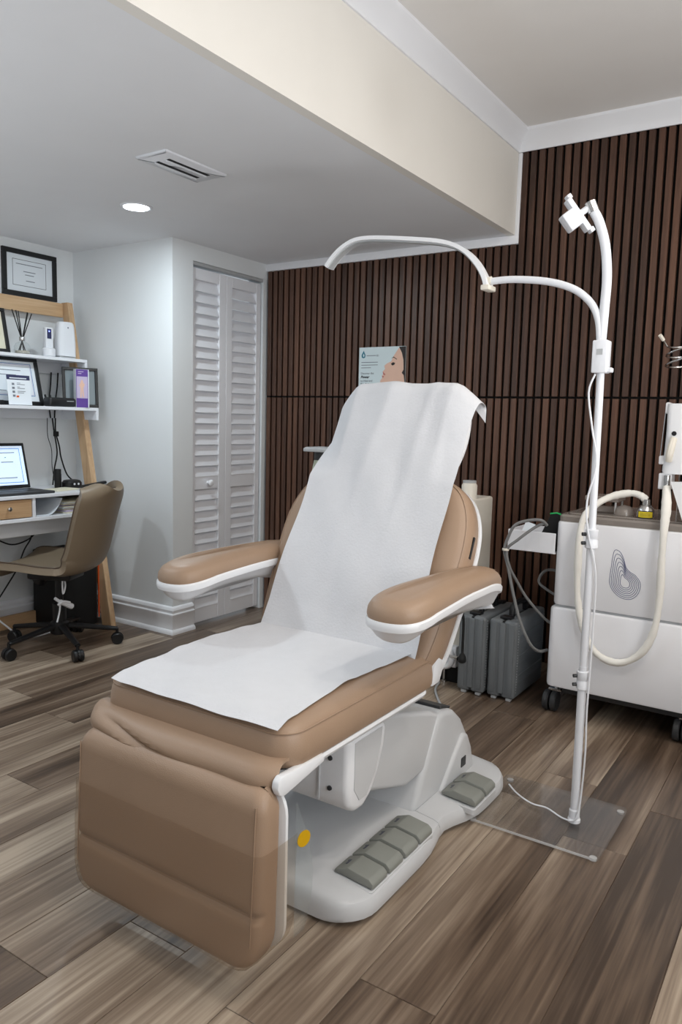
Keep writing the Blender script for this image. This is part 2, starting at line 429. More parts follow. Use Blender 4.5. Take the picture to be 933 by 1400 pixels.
t = box(XR-0.02, XR+0.06, -0.2, 1.3, 0.91, 0.95); box(XR-0.02, XR+0.06, -0.2, 1.3, 2.25, 2.29, bm=t)
for y in (-0.2, 0.53, 1.26): box(XR-0.02, XR+0.06, y, y+0.04, 0.95, 2.25, bm=t)
top('added_window_2', t, 'trim', 'white frame of the added window on the right', 'window', kind=ST)
# slatted back wall: black felt backing with every slat its own board
wb = top('wall_back', box(XC-0.02, XR+0.1, YB, YB+0.1, -0.02, ZU+0.02), 'felt', 'dark walnut slat wall over black felt', 'wall', kind=ST)
PITCH_S, SW = 0.0419, 0.0285
sm = {}
def slat_mesh(h):
    k = round(h, 3)
    if k not in sm: sm[k] = finish(box(-SW/2, SW/2, -0.022, 0, 0, h, 0.0012, 1), 'slat', 'slat')
    return sm[k]
x = -1.399-0.0067-SW/2-PITCH_S*39+0.0; SEAM = 1.345
while x < XR-0.02:
    if x-SW/2 > XC+0.004:
        ztop = 2.100 if x < -1.432 else 2.532
        for z0, z1 in ((0.004, SEAM-0.005), (SEAM+0.005, ztop)):
            link('slat', slat_mesh(z1-z0), wb, Vector((x, YB-0.0002, z0))-wb.location)
    x += PITCH_S
# trims
cp = [(0, 2.532), (0.008, 2.532), (0.010, 2.545), (0.022, 2.565), (0.040, 2.590), (0.056, 2.604), (0.062, 2.612), (0.062, ZU), (0, ZU)]
top('trim_1', sweep(cp, [(XB, YF), (XB, YB-0.025), (XR, YB-0.025)]), 'trim', 'white crown moulding around the higher ceiling', 'trim', kind=ST)
t = box(XC, -1.435, YB-0.028, YB-0.001, 2.101, ZL-0.0005, 0.003); box(XB, -1.435, YB-0.028, YB-0.001, ZL-0.001, 2.531, 0.003, bm=t)
top('trim_2', t, 'trim', 'white edge strip where slat wall meets lowered ceiling', 'trim', kind=ST)
bp = [(0, 0), (0.030, 0), (0.030, 0.012), (0.024, 0.022), (0.018, 0.026), (0.018, 0.098), (0.022, 0.104), (0.022, 0.112), (0.014, 0.118), (0.014, 0.128), (0.018, 0.134), (0.014, 0.146), (0.006, 0.152), (0, 0.154)]
top('baseboard_return', sweep(bp, [(XL, YF), (XL, YR), (XC, YR), (XC, 3.088)]), 'trim', 'white moulded baseboard along the desk wall and closet corner', 'baseboard', kind=ST)

# ------------------------------------------------------------------ louvred closet doors
LH = 0.0605
def louvre_door(name, label, y0, y1, l0, l1, knob):
    t = B(); xf = XC-0.016; xb = xf-0.028
    box(xb, xf, y0, l0, 0.018, 2.022, 0.002, 1, bm=t); box(xb, xf, l1, y1, 0.018, 2.022, 0.002, 1, bm=t)
    d = top(name, t, 'door', label, 'door', kind=ST)
    obj('rail', box(xb, xf-0.001, l0, l1, 1.962, 2.022, 0.002, 1), 'door', d)
    mr = obj('rail', box(xb, xf-0.001, l0, l1, 0.795, 0.868, 0.002, 1), 'door', d)
    obj('rail', box(xb, xf-0.001, l0, l1, 0.018, 0.100, 0.002, 1), 'door', d)
    me = finish(box(-0.034, 0.034, 0.0005, l1-l0-0.0005, -0.003, 0.003, 0.0015, 1, mx=Matrix.Rotation(R(68), 4, 'Y')), 'louvre_slat', 'door')
    for z0, z1 in ((0.10, 0.795), (0.868, 1.962)):
        n = round((z1-z0)/LH); p = (z1-z0)/n
        for i in range(n):
            link('louvre_slat', me, d, Vector((xf-0.014, l0, z0+p*(i+0.5)))-d.location)
    if knob:
        obj('knob', lathe([(0.009, 0), (0.009, 0.012), (0.017, 0.02), (0.019, 0.028), (0.014, 0.036), (0.004, 0.038)], (xf-0.001, 3.232, 0.832), 14, Matrix.Rotation(R(90), 4, 'Y')), 'trim', mr)
louvre_door('door_1', 'white louvred bifold door leaf with round knob', 3.100, 3.380, 3.128, 3.322, True)
louvre_door('door_2', 'white louvred bifold door leaf beside slat wall', 3.382, 3.690, 3.432, 3.650, False)
top('trim_3', box(XC-0.05, XC-0.006, 3.096, 3.700, 2.034, 2.051), 'lgrey', 'metal track above the bifold doors', 'trim', kind=ST)

# ------------------------------------------------------------------ ceiling fittings
v = thing('ceiling_vent', 'white rectangular air vent with two dark slots in lowered ceiling', 'vent', (-2.17, 2.15, ZL))
obj('frame', stack(rrect(-2.250, -2.090, 1.990, 2.312, 0.004, 2), [(0.010, ZL-0.010), (0.002, ZL-0.007), (0, ZL-0.0005)]), 'white', v)
for x in (-2.198, -2.142):
    s = obj('slot', box(x-0.008, x+0.008, 2.050, 2.262, ZL-0.0108, ZL-0.0095), 'matte', v)
    obj('louvre', box(x-0.014, x-0.009, 2.050, 2.262, ZL-0.016, ZL-0.0098, 0.001, 1), 'white', s)
v = thing('recessed_downlight', 'round lit recessed downlight in the lowered ceiling', 'ceiling light', (-2.765, 2.452, ZL))
obj('rim', lathe([(0.058, -0.004), (0.066, -0.006), (0.072, -0.003), (0.073, -0.0003), (0.058, -0.0003)], (-2.765, 2.452, ZL), 32), 'white', v)
obj('lens', lathe([(0.0005, -0.005), (0.057, -0.005), (0.057, -0.0008), (0.0005, -0.0008)], (-2.765, 2.452, ZL), 32), 'led', v)
area('downlight_glow', (-2.765, 2.452, ZL-0.012), (-2.765, 2.452, 0), 0.11, 0.11, 8.5, (0.84, 0.95, 1.0), disk=True)

# ------------------------------------------------------------------ poster on the slat wall
YP = 3.721
pz = thing('poster', 'small pale blue skincare poster with face in profile on slat wall', 'poster', (-2.197, YP, 1.20))
obj('board', box(-2.348, -2.046, YP-0.004, YP, 1.20, 1.622), 'posterbg', pz)
PM = frame_mx((-2.348, YP-0.0042, 1.622), (1, 0, 0), (0, 0, 1))     # x right, y up (negative down) in metres
sc = 0.302/0.302
def pp(l): return [(a*0.302, -b*0.302) for a, b in l]
obj('face_print', poly(pp([(0.86, 0.02), (0.80, 0.10), (0.735, 0.19), (0.70, 0.27), (0.62, 0.30), (0.565, 0.335), (0.555, 0.36), (0.575, 0.40), (0.525, 0.45), (0.535, 0.50), (0.510, 0.53), (0.522, 0.56), (0.475, 0.62), (0.485, 0.68), (0.545, 0.735), (0.64, 0.79), (0.69, 0.87), (0.70, 0.98), (1.0, 0.98), (1.0, 0.02)]), 0.0004, PM), 'skin', pz)
PM2 = PM @ Matrix.Translation((0, 0, 0.0006))
obj('hair_print', poly(pp([(0.855, 0.01), (1.0, 0.005), (1.0, 0.70), (0.97, 0.52), (0.93, 0.48), (0.965, 0.42), (0.955, 0.25), (0.92, 0.12)]), 0.0004, PM2), 'hair', pz)
obj('eye_print', poly(pp([(0.695, 0.31), (0.74, 0.285), (0.785, 0.30), (0.765, 0.335), (0.72, 0.345)]), 0.0004, PM2), 'hair', pz)
obj('brow_print', poly(pp([(0.70, 0.215), (0.75, 0.185), (0.82, 0.23), (0.815, 0.24), (0.75, 0.20)]), 0.0004, PM2), 'hair', pz)
obj('lips_print', poly(pp([(0.526, 0.45), (0.585, 0.50), (0.575, 0.525), (0.535, 0.50)]), 0.0004, PM2), 'lips', pz)
obj('lips_print', poly(pp([(0.512, 0.53), (0.56, 0.535), (0.54, 0.565), (0.522, 0.56)]), 0.0004, PM2), 'lips', pz)
obj('droplet_logo', poly(pp([(0.10, 0.06), (0.14, 0.14), (0.135, 0.185), (0.10, 0.20), (0.06, 0.185), (0.055, 0.14)]), 0.0004, PM2), 'teal', pz)
obj('droplet_highlight', poly(pp([(0.10, 0.11), (0.12, 0.155), (0.10, 0.18), (0.085, 0.155)]), 0.0004, PM2 @ Matrix.Translation((0, 0, 0.0006))), 'posterbg', pz)
def lines(parent, name, mx, rows, m, h):
    for a, b, y in rows: obj(name, poly([(a, y), (b, y), (b, y-h), (a, y-h)], 0.0003, mx), m, parent)
lines(pz, 'print_line', PM2, [(0.05, 0.112, -0.045), (0.016, 0.125, -0.082), (0.016, 0.125, -0.097), (0.016, 0.08, -0.112)], 'ink', 0.0035)
TX = lambda x, y: PM2 @ Matrix.Translation((x, y, 0))
text('lettering', '3D', 0.014, TX(0.113, -0.052), 'ink', pz)
text('lettering', 'Discover the', 0.0165, TX(0.014, -0.150), 'ink', pz)
text('lettering', 'Power', 0.021, TX(0.014, -0.172), 'dink', pz, bold=0.0006, shear=0.25)
text('lettering', 'to Heal and', 0.0165, TX(0.014, -0.192), 'ink', pz)
text('lettering', 'Skin Rejuvenation', 0.0165, TX(0.014, -0.211), 'dink', pz, bold=0.0004)

# ------------------------------------------------------------------ treatment chair
CX = -1.185
ch = thing('treatment_chair', 'tan leather powered treatment chair with white shell and grey foot pedals', 'chair', (CX, 1.85, 0))
def base_outline(y0, y1, hw_fn, r0, r1, n=10):
    """plan outline of the base with half width varying along y"""
    right = []; left = []
    for i in range(n+1):
        y = y0+(y1-y0)*i/n; right.append((CX+hw_fn(y), y)); left.append((CX-hw_fn(y), y))
    return right+left[::-1]
def hw(y):
    w = 0.335-0.028*math.exp(-((y-1.93)/0.10)**2)
    w += 0.020*max(0, min(1, (y-1.93)/0.12))
    if y < 1.50: w -= 0.10*(1-math.sqrt(max(0, 1-((1.50-y)/0.10)**2)))
    if y > 2.24: w -= 0.12*(1-math.sqrt(max(0, 1-((y-2.24)/0.125)**2)))
    return w
yf = [1.40+0.1*(1-math.cos(R(90*i/8))) for i in range(8)]+[1.50, 1.56, 1.62, 1.68, 1.74, 1.80, 1.85, 1.888]
yr = [1.892, 1.93, 1.97, 2.02, 2.08, 2.14, 2.20, 2.24]+[2.24+0.124*math.sin(R(90*i/8)) for i in range(1, 9)]
def base_part(ys): return [(CX+hw(y), y) for y in ys]+[(CX-hw(y), y) for y in ys[::-1]]
lv = [(0.012, 0.012), (0.002, 0.020), (0.0, 0.03), (0.001, 0.048), (0.008, 0.060), (0.022, 0.066), (0.09, 0.078), (0.15, 0.086)]
def base_loft(ys, y_end):
    rs = []
    for y in ys:
        w = hw(y); d = abs(y-y_end); e = 0.45+0.55*math.sqrt(max(0, 1-max(0, 1-d/0.022)**2))
        half = [(w-0.012, 0.012), (w-0.002, 0.018), (w, 0.028), (w-0.001, 0.048), (w-0.008, 0.060), (w-0.022, 0.066), (w-0.10, 0.076)]
        rs.append([Vector((CX+a, y, 0.012+(z-0.012)*e)) for a, z in half]+[Vector((CX-a, y, 0.012+(z-0.012)*e)) for a, z in half[::-1]])
    return rings(B(), rs)
yf = [1.40, 1.402, 1.406, 1.412, 1.422, 1.436, 1.455, 1.478, 1.50, 1.56, 1.62, 1.68, 1.74, 1.80, 1.85, 1.889]
yr = [1.891, 1.93, 1.97, 2.02, 2.08, 2.14, 2.20, 2.24, 2.275, 2.305, 2.328, 2.342, 2.352, 2.358, 2.362, 2.364]
obj('base_front', base_loft(yf, 1.40), 'base', ch)
obj('base_rear', base_loft(yr, 2.364), 'base', ch)
obj('floor_pad', stack(rrect(CX-0.29, CX+0.29, 1.45, 2.30, 0.08), [(0, 0.0), (0, 0.013)]), 'dgrey', ch)
def pedal(x, y):
    M_ = Matrix.Translation((x, y, 0.074)) @ Matrix.Rotation(R(5), 4, 'Y')
    t = B()
    prof = [(-0.060, 0), (-0.060, 0.007), (-0.022, 0.026), (0.040, 0.023), (0.053, 0.014), (0.055, 0)]
    rings(t, [[Vector((a, s*0.0365, b)) for a, b in prof] for s in (-1, 1)])
    bmesh.ops.bevel(t, geom=list(t.edges), offset=0.004, segments=2, profile=0.5, affect='EDGES')
    t.transform(M_); p = obj('pedal', t, 'pedal', ch)
    mk = box(-0.003, 0.003, -0.012, 0.010, 0, 0.0008); box(-0.007, -0.003, 0.005, 0.010, 0, 0.0008, bm=mk)
    mk.transform(M_ @ Matrix.Translation((-0.040, 0, 0.0172)) @ Matrix.Rotation(R(-26.6), 4, 'Y')); obj('pedal_symbol', mk, 'pedalmark', p)
for i in range(4): pedal(CX+0.268, 1.530+0.083*i)
for i in range(2): pedal(CX+0.308, 2.055+0.084*i)
for y0, y1, xo in ((1.486, 1.824, 0.268), (2.010, 2.184, 0.308)):
    obj('pedal_well', stack(rrect(CX+xo-0.064, CX+xo+0.0545, y0, y1, 0.01, 3), [(0, 0.058), (0, 0.0735), (0.003, 0.0755)], bend=lambda v: Vector((v.x, v.y, v.z-max(0, v.x-CX-0.22)*0.08))), 'base', ch)
def yz_prism(pts, x0, x1, bev=0.012, seg=3):
    t = B(); rings(t, [[Vector((x0, y, z)) for y, z in pts], [Vector((x1, y, z)) for y, z in pts]])
    bmesh.ops.recalc_face_normals(t, faces=t.faces)
    if bev: bmesh.ops.bevel(t, geom=list(t.edges), offset=bev, segments=seg, profile=0.5, affect='EDGES')
    return t
# rear column, lift arm and its front housing
obj('column', yz_prism([(1.868, 0.066), (2.300, 0.066), (2.250, 0.185), (2.190, 0.262), (2.125, 0.312), (2.060, 0.328), (2.015, 0.322)], CX-0.250, CX+0.234, 0.02), 'base', ch)
obj('column_cheek', yz_prism([(2.02, 0.066), (2.275, 0.066), (2.250, 0.150), (2.215, 0.205), (2.180, 0.215), (2.140, 0.180)], CX+0.205, CX+0.246, 0.012), 'base', ch)
obj('rocker_switch', box(CX+0.2455, CX+0.2485, 2.165, 2.200, 0.105, 0.137, 0.002, 1), 'dgrey', ch)
obj('column_seal', yz_prism([(2.060, 0.326), (2.128, 0.308), (2.134, 0.315), (2.064, 0.335)], CX-0.240, CX+0.215, 0.002, 1), 'dgrey', ch)
arm = obj('lift_arm', yz_prism([(1.60, 0.245), (1.84, 0.165), (2.08, 0.18), (2.06, 0.315), (1.98, 0.350), (1.62, 0.450)], CX-0.225, CX+0.225, 0.016), 'base', ch)
hs = obj('lift_housing', yz_prism([(1.470, 0.440), (1.470, 0.300), (1.480, 0.262), (1.510, 0.240), (1.550, 0.238), (1.590, 0.262), (1.625, 0.310), (1.650, 0.370), (1.660, 0.430)], CX-0.256, CX+0.256, 0.016), 'shell', ch)
obj('housing_panel', yz_prism([(1.500, 0.425), (1.500, 0.305), (1.525, 0.268), (1.560, 0.268), (1.600, 0.315), (1.625, 0.380), (1.632, 0.425)], CX+0.2550, CX+0.2575, 0.001, 1), 'base', hs)
for x, z in ((CX+0.205, 0.385), (CX+0.205, 0.308), (CX-0.205, 0.385)):
    obj('screw', lathe([(0.0005, 0.003), (0.006, 0.003), (0.0065, 0), (0.0065, -0.004)], (x, 1.4695, z), 10, Matrix.Rotation(R(90), 4, 'X')), 'dgrey', hs)
# seat
SEATX0, SEATX1, SY0, SY1 = CX-0.284, CX+0.302, 1.175, 1.86
so = rrect(SEATX0, SEATX1, SY0, SY1, [0.05, 0.05, 0.065, 0.065], 8)
obj('seat_cushion', stack(so, [(0.022, 0.478), (0.006, 0.484), (0.0, 0.496), (0.0, 0.520), (0.004, 0.545), (0.014, 0.562), (0.030, 0.572), (0.06, 0.576), (0.12, 0.576)]), 'leather', ch)
# seam along the rim of the seat
obj('seat_seam', tube([Vector((a, b, 0.556)) for a, b in offset(so, 0.0085)], 0.0022, 6, loop=True), 'leather', ch)
obj('seat_frame', stack(rrect(SEATX0+0.012, SEATX1-0.004, SY0+0.05, SY1-0.03, 0.05, 6), [(0.10, 0.425), (0.075, 0.432), (0.025, 0.452), (0.004, 0.466), (0, 0.474), (0.002, 0.482)]), 'shell', ch)
for s in (1,):
    xa, xb_ = sorted((CX+s*0.286, CX+s*0.304))
    obj('hinge_cap', yz_prism([(1.150, 0.490), (1.139, 0.482), (1.136, 0.468), (1.143, 0.452), (1.160, 0.446), (1.20, 0.452), (1.30, 0.468), (1.30, 0.486)], xa, xb_, 0.004, 2), 'shell', ch)
obj('frame_rib', box(CX+0.170, CX+0.176, 1.466, 1.4705, 0.27, 0.43, 0.001, 1), 'base', ch)
# loose leather fold between seat and leg rest
FP = cat([Vector((y, z, 0)) for y, z in ((1.200, 0.502), (1.168, 0.503), (1.140, 0.494), (1.126, 0.478), (1.128, 0.461), (1.140, 0.450), (1.158, 0.446), (1.190, 0.450))], 4)
def fold(u, v):
    k = v*(len(FP)-1); i = min(int(k), len(FP)-2); p = FP[i].lerp(FP[i+1], k-i)
    # one diagonal crease running from upper left to lower right, and a sag towards the middle
    cz = 0.500-0.075*u; crease = math.exp(-((p.y-cz)/0.007)**2)*math.sin(math.pi*min(1, max(0, u*1.15)))
    ridge = math.exp(-((p.y-cz+0.016)/0.010)**2)*math.sin(math.pi*u)
    ed = 1-(2*abs(u-0.5))**14
    y = p.x+0.014*crease-0.008*ridge+0.004*math.sin(u*9+1)*math.sin(math.pi*v)
    return (CX-0.284+0.569*u, 1.20-(1.20-y)*(0.55+0.45*ed), p.y-0.010*math.sin(math.pi*u)*v)
obj('leather_fold', grid(fold, 40, 30, 0.006), 'leather', ch)
# leg rest hanging down in front
CXL = CX+0.014
def leg_section(z, w, y0, y1, r):
    return [Vector((a, b, z)) for a, b in rrect(CXL-w, CXL+w, y0, y1, r, 6)]
rs = []
zs = [0.076, 0.078, 0.084, 0.094, 0.108, 0.125, 0.142, 0.160, 0.178, 0.190, 0.198, 0.206, 0.212, 0.218, 0.226, 0.24, 0.28, 0.33, 0.38, 0.42, 0.43, 0.446, 0.456, 0.463, 0.467]
for z in zs:
    e0 = max(0, (0.165-z)/0.0895); e1 = max(0, (z-0.408)/0.060)
    w = 0.285-0.080*(1-math.sqrt(max(0, 1-e0*e0)))-0.030*(1-math.sqrt(max(0, 1-e1*e1)))
    k0 = max(0, (0.112-z)/0.0365); k1 = max(0, (z-0.428)/0.040)
    fy = 1.098-0.02*(0.49-z)/0.4+0.035*(1-math.sqrt(max(0, 1-k0*k0)))+0.04*(1-math.sqrt(max(0, 1-k1*k1)))+0.010*math.exp(-((z-0.209)/0.010)**2)
    by = 1.168-0.012*(0.49-z)/0.4-0.012*(k0+k1)
    rs.append(leg_section(z, w, fy, by, 0.026))
lr = obj('leg_rest', rings(B(), rs), 'leather', ch)
obj('leg_rest_shell', stack(rrect(CXL-0.284, CXL+0.286, 0.082, 0.470, 0.075, 8), [(0.02, 0.0), (0.0, 0.006), (0.0, 0.014), (0.03, 0.024)], Matrix.Translation((0, 1.183, 0)) @ Matrix.Rotation(R(90), 4, 'X')), 'shell', ch)
# stitched seam near the outer edges of the leg rest
for s in (-1, 1):
    obj('leg_rest_seam', tube([(CXL+s*0.267, 1.0985-0.02*(0.49-z)/0.4, z) for z in (0.15, 0.2, 0.26, 0.32, 0.38, 0.44)], 0.0016, 5), 'leather', lr)
# back rest (local frame: u across, s up the back, t out of the front face)
TH = R(26.5)
BM = frame_mx((CX, 1.772, 0.548), (1, 0, 0), (0, math.sin(TH), math.cos(TH)))
def mirror(pts): return pts+[(-a, b) for a, b in pts[::-1]]
bo = cat([Vector((a, b, 0)) for a, b in mirror([(0.20, -0.045), (0.275, -0.02), (0.305, 0.05), (0.320, 0.20), (0.328, 0.36), (0.312, 0.46), (0.265, 0.535), (0.18, 0.575), (0.08, 0.585)])], 4, True)
bo = [(p.x, p.y) for p in bo]
obj('back_cushion', stack(bo, [(0.03, -0.105), (0.008, -0.10), (0, -0.088), (0, -0.055), (0.004, -0.034), (0.014, -0.019), (0.032, -0.009), (0.07, -0.004), (0.13, -0.004)], BM), 'leather', ch)
obj('back_seam', tube([BM @ Vector((a, b, -0.021)) for a, b in offset(bo, 0.011)], 0.0022, 6, loop=True), 'leather', ch)
obj('back_shell', stack(offset(bo, -0.004), [(0.10, -0.165), (0.05, -0.155), (0.014, -0.132), (0.0, -0.108), (0.002, -0.092)], BM), 'shell', ch)
obj('side_tag', box(0.3265, 0.3295, 0.335, 0.40, -0.060, -0.050, mx=BM), 'black', ch)
ho = [(p.x, p.y) for p in cat([Vector((a, b, 0)) for a, b in mirror([(0.10, 0.575), (0.175, 0.59), (0.205, 0.65), (0.212, 0.74), (0.195, 0.825), (0.14, 0.868), (0.06, 0.878)])], 4, True)]
hr = obj('headrest', stack(ho, [(0.02, -0.075), (0.004, -0.07), (0, -0.058), (0.0, -0.036), (0.006, -0.022), (0.02, -0.011), (0.05, -0.004), (0.09, -0.004)], BM), 'leather', ch)
obj('headrest_shell', stack(offset(ho, -0.008), [(0.07, -0.125), (0.03, -0.118), (0.006, -0.10), (0, -0.08), (0.003, -0.066)], BM), 'shell', ch)
obj('headrest_neck', box(-0.09, 0.09, 0.48, 0.66, -0.150, -0.118, 0.01, mx=BM), 'shell', ch)
# arm rests
ao = [(p.x, p.y) for p in cat([Vector((a, b, 0)) for a, b in [(0.0, 1.462), (0.052, 1.478), (0.078, 1.53), (0.080, 1.62), (0.070, 1.80), (0.062, 2.00), (0.048, 2.12), (0.022, 2.175), (-0.010, 2.172), (-0.032, 2.11), (-0.046, 2.00), (-0.060, 1.80), (-0.076, 1.62), (-0.076, 1.53), (-0.052, 1.478)]], 4, True)]
for s in (-1, 1):
    ax = CX+(0.338 if s > 0 else -0.352)
    def bend(v, s=s, ax=ax):
        y = (1.478+(v.y-1.462)*0.905) if s > 0 else v.y
        z = 0.752+0.010*math.sin((y-1.46)*math.pi/0.7)-0.050*max(0, (y-1.95)/0.22)**2-0.012*max(0, (1.60-y)/0.14)
        return Vector((ax+s*v.x, y, z+v.z))
    obj('arm_pad', stack(ao, [(0.002, 0.0), (0.0, 0.008), (0.002, 0.022), (0.010, 0.034), (0.024, 0.042), (0.042, 0.045)], bend=bend), 'leather', ch)
    obj('arm_shell', stack(ao, [(0.046, -0.062), (0.036, -0.060), (0.022, -0.048), (0.008, -0.026), (-0.001, -0.020), (-0.003, -0.012), (-0.003, -0.003), (0.0, 0.001)], bend=lambda v, b=bend: b(Vector((v.x, v.y, v.z+(0.0 if v.z > -0.03 else 0.012*math.sin((v.y-1.46)*8)))))), 'shell', ch)
    xi, xo = sorted((ax-s*0.052, ax-s*0.034))
    obj('arm_bracket', yz_prism([(1.975, 0.715), (2.065, 0.715), (1.895, 0.545), (1.862, 0.488), (1.815, 0.486), (1.822, 0.540)], xi, xo, 0.006, 2), 'lgrey' if s < 0 else 'shell', ch)

# ------------------------------------------------------------------ disposable sheets
def seat_sheet(u, v):
    y = 1.172+0.70*v
    xl = -1.425-0.040*math.sin(min(1, v*1.6)*math.pi/2)+0.010*math.sin(v*9.0+0.5)+0.015*v; xr = -0.925+0.014*math.sin(v*5.5+2.1)-0.012*v
    x = xl+(xr-xl)*u
    z = 0.5815+0.0030*noise(u*5, v*5, 1.0)+0.004*max(0, noise(u*2.2, v*3.0, 2.7))
    if v < 0.06: z -= 0.010*(1-v/0.06)**1.3
    z += 0.006*max(0, (abs(u-0.5)-0.44)/0.06)*max(0, noise(u, v*9, 0.4))
    return (x, y, z)
top('seat_sheet', grid(seat_sheet, 46, 54, 0.0008), 'paper', 'white disposable sheet lying flat on the chair seat', 'sheet', ang=80)
def back_sheet(u, v):
    a = (u-0.5)*2                                   # -1..1 across
    L = 0.955-0.035*max(0, a); d = v*L                               # length along the sheet from the bottom
    half = 0.268-0.010*math.sin(v*3.1)+0.006*math.sin(v*13+a)
    x = a*(half if a < 0 else half-0.016*v)
    stop = 0.856
    wing = max(0, abs(x)-0.17)
    lift = 0.004+0.005*noise(a*2.2+1.3*v, v*4.2, 0.7)+0.008*max(0, math.sin(a*5.2+2.4*v+0.6))*(0.25+v*0.9)*(1-max(0, v-0.8)*2)
    lift += 0.006*math.exp(-((a+0.45-0.35*v)/0.09)**2)*v+0.005*math.exp(-((a-0.25-0.2*v)/0.08)**2)*v
    smax = stop-0.62*max(0, abs(x)-0.19)**1.1
    rad = 0.035
    if d <= smax-rad*0.6:
        s, t_ = d, lift+0.002
    else:
        q = (d-(smax-rad*0.6)); ang = min(q/rad, math.pi*0.62)
        s = smax-rad*0.6+rad*math.sin(ang)*1.0; t_ = lift-rad*(1-math.cos(ang))
        rest = q-rad*math.pi*0.62
        if rest > 0: s -= rest*0.90; t_ -= rest*0.28+0.0
    hw_ = max(0, min(1, (d-0.52)/0.15))
    t_ -= hw_*wing*(0.55 if a > 0 else 0.75)
    if a > 0: s -= hw_*wing*0.22
    if d < 0.10: t_ += 0.010*(1-d/0.10)
    return BM @ Vector((x, s+0.012, t_+0.003))
top('back_sheet', grid(back_sheet, 56, 84, 0.0008), 'paper', 'white disposable sheet draped over the headrest and backrest', 'sheet', ang=80)

# ------------------------------------------------------------------ clear plastic cover over the leg rest
def cover(u, v):
    z = 0.080+0.265*v; w = 0.2885
    pr = 0.006+0.0015*noise(u*9, v*6, 0.3)
    fy = 1.098-0.02*(0.49-z)/0.4-pr
    k0 = max(0, (0.112-z)/0.0365); fy += 0.03*(1-math.sqrt(max(0, 1-min(1, k0)**2)))
    # path: from back left round the front to back right
    L1 = 0.10; tot = 2*L1+2*w; d = u*tot
    e0 = max(0, (0.165-z)/0.0895); w2 = w-0.080*(1-math.sqrt(max(0, 1-min(1, e0)**2)))
    if d < L1: x = -w2; y = fy+0.022+(L1-d)
    elif d > L1+2*w: x = w2; y = fy+0.022+(d-L1-2*w)
    else:
        x = (d-L1-w)/w*w2; ed = max(0, (abs(x)-(w2-0.024))/0.024); y = fy+0.022*(1-math.sqrt(max(0, 1-ed*ed)))
    return (CXL+x, y, z)
pc = top('plastic_cover', grid(cover, 60, 20), 'film', 'clear plastic cover sleeved over the lower leg rest', 'cover', ang=80)
fl_ = B(); grid(lambda u, v: (CX+0.309+0.010*math.sin(v*3.0)*u, 1.192+0.052*u*math.sin(math.pi*min(1, 0.25+0.75*v)), 0.120+0.30*v), 6, 14, 0.0008, bm=fl_)
obj('side_flap', fl_, 'glass', pc)
obj('amber_sticker', lathe([(0.0004, 0), (0.018, 0), (0.018, 0.001), (0.0004, 0.001)], (CX+0.3150, 1.212, 0.335), 20, Matrix.Rotation(R(-12), 4, 'Z') @ Matrix.Rotation(R(90), 4, 'Y')), 'amber', pc)

# ------------------------------------------------------------------ white column device behind the chair
dv = thing('standing_device', 'tall white boxed device standing behind the treatment chair', 'device', (-1.48, 3.27, 0))
obj('body', box(-1.620, -1.382, 3.15, 3.43, 0.085, 0.865, 0.012, 3), 'offw', dv)
obj('plinth', box(-1.605, -1.395, 3.17, 3.40, 0.0, 0.086, 0.004), 'matte', dv)
kb = obj('top_knob', lathe([(0.036, 0), (0.036, 0.060), (0.030, 0.072), (0.001, 0.074)], (-1.425, 3.24, 0.864), 20), 'offw', dv)
obj('knob_cap', lathe([(0.031, 0), (0.031, 0.010), (0.001, 0.012)], (-1.425, 3.24, 0.937), 20), 'lgrey', kb)
rg = obj('holder_ring', rings(B(), [[Vector((-1.447+(0.038+0.016*math.cos(b))*math.sin(a)*0.8, 3.110+0.028*math.sin(b), 0.134+(0.038+0.016*math.cos(b))*math.cos(a))) for b in [R(30*k) for k in range(12)]] for a in [R(15*k) for k in range(24)]], loop=True), 'shell', dv)
obj('ring_mount', box(-1.50, -1.40, 3.118, 3.155, 0.088, 0.190, 0.008), 'shell', dv)
obj('plug', tube([(-1.440, 3.100, 0.150), (-1.38, 3.03, 0.170), (-1.318, 2.962, 0.190)], [0.008, 0.008, 0.010], 10), 'chrome', rg)
obj('foot', lathe([(0.012, 0), (0.012, 0.012), (0.007, 0.014), (0.007, 0.09)], (-1.475, 3.158, 0.0), 12), 'chrome', dv)
top('hanging_cable', tube(cat([(-1.384, 3.152, 0.66), (-1.365, 3.05, 0.66), (-1.325, 2.965, 0.56), (-1.306, 2.95, 0.42), (-1.297, 2.95, 0.362), (-1.296, 2.95, 0.270), (-1.296, 2.95, 0.215), (-1.296, 2.95, 0.180)], 5), [0.006]*30+[0.012, 0.017, 0.019, 0.019, 0.017, 0.010], 10), 'matte', 'black cable with fat plug hanging beside the grey cases', 'cable')

# ------------------------------------------------------------------ jar stand hidden mostly behind the backrest
st = thing('trolley', 'slim steel stand behind the backrest carrying a lidded jar', 'stand', (-2.00, 2.90, 0))
obj('post', tube([(-2.0, 2.9, 0.02), (-2.0, 2.9, 0.878)], 0.018, 12), 'chrome', st)
obj('foot_disc', lathe([(0.13, 0), (0.13, 0.010), (0.03, 0.024)], (-2.0, 2.9, 0), 24), 'chrome', st)
obj('tray', lathe([(0.085, 0), (0.090, 0.004), (0.090, 0.012), (0.086, 0.012), (0.084, 0.006)], (-2.0, 2.9, 0.876), 24), 'chrome', st)
jr = thing('lidded_jar', 'frosted jar with black collar and flat clear lid behind backrest', 'jar', (-2.0, 2.9, 0.888))
obj('jar_body', lathe([(0.040, 0.888), (0.062, 0.892), (0.064, 0.97), (0.055, 1.022)], (-2.0, 2.9, 0), 24), mat('frosted_jar', (178, 186, 166), 0.4), jr)
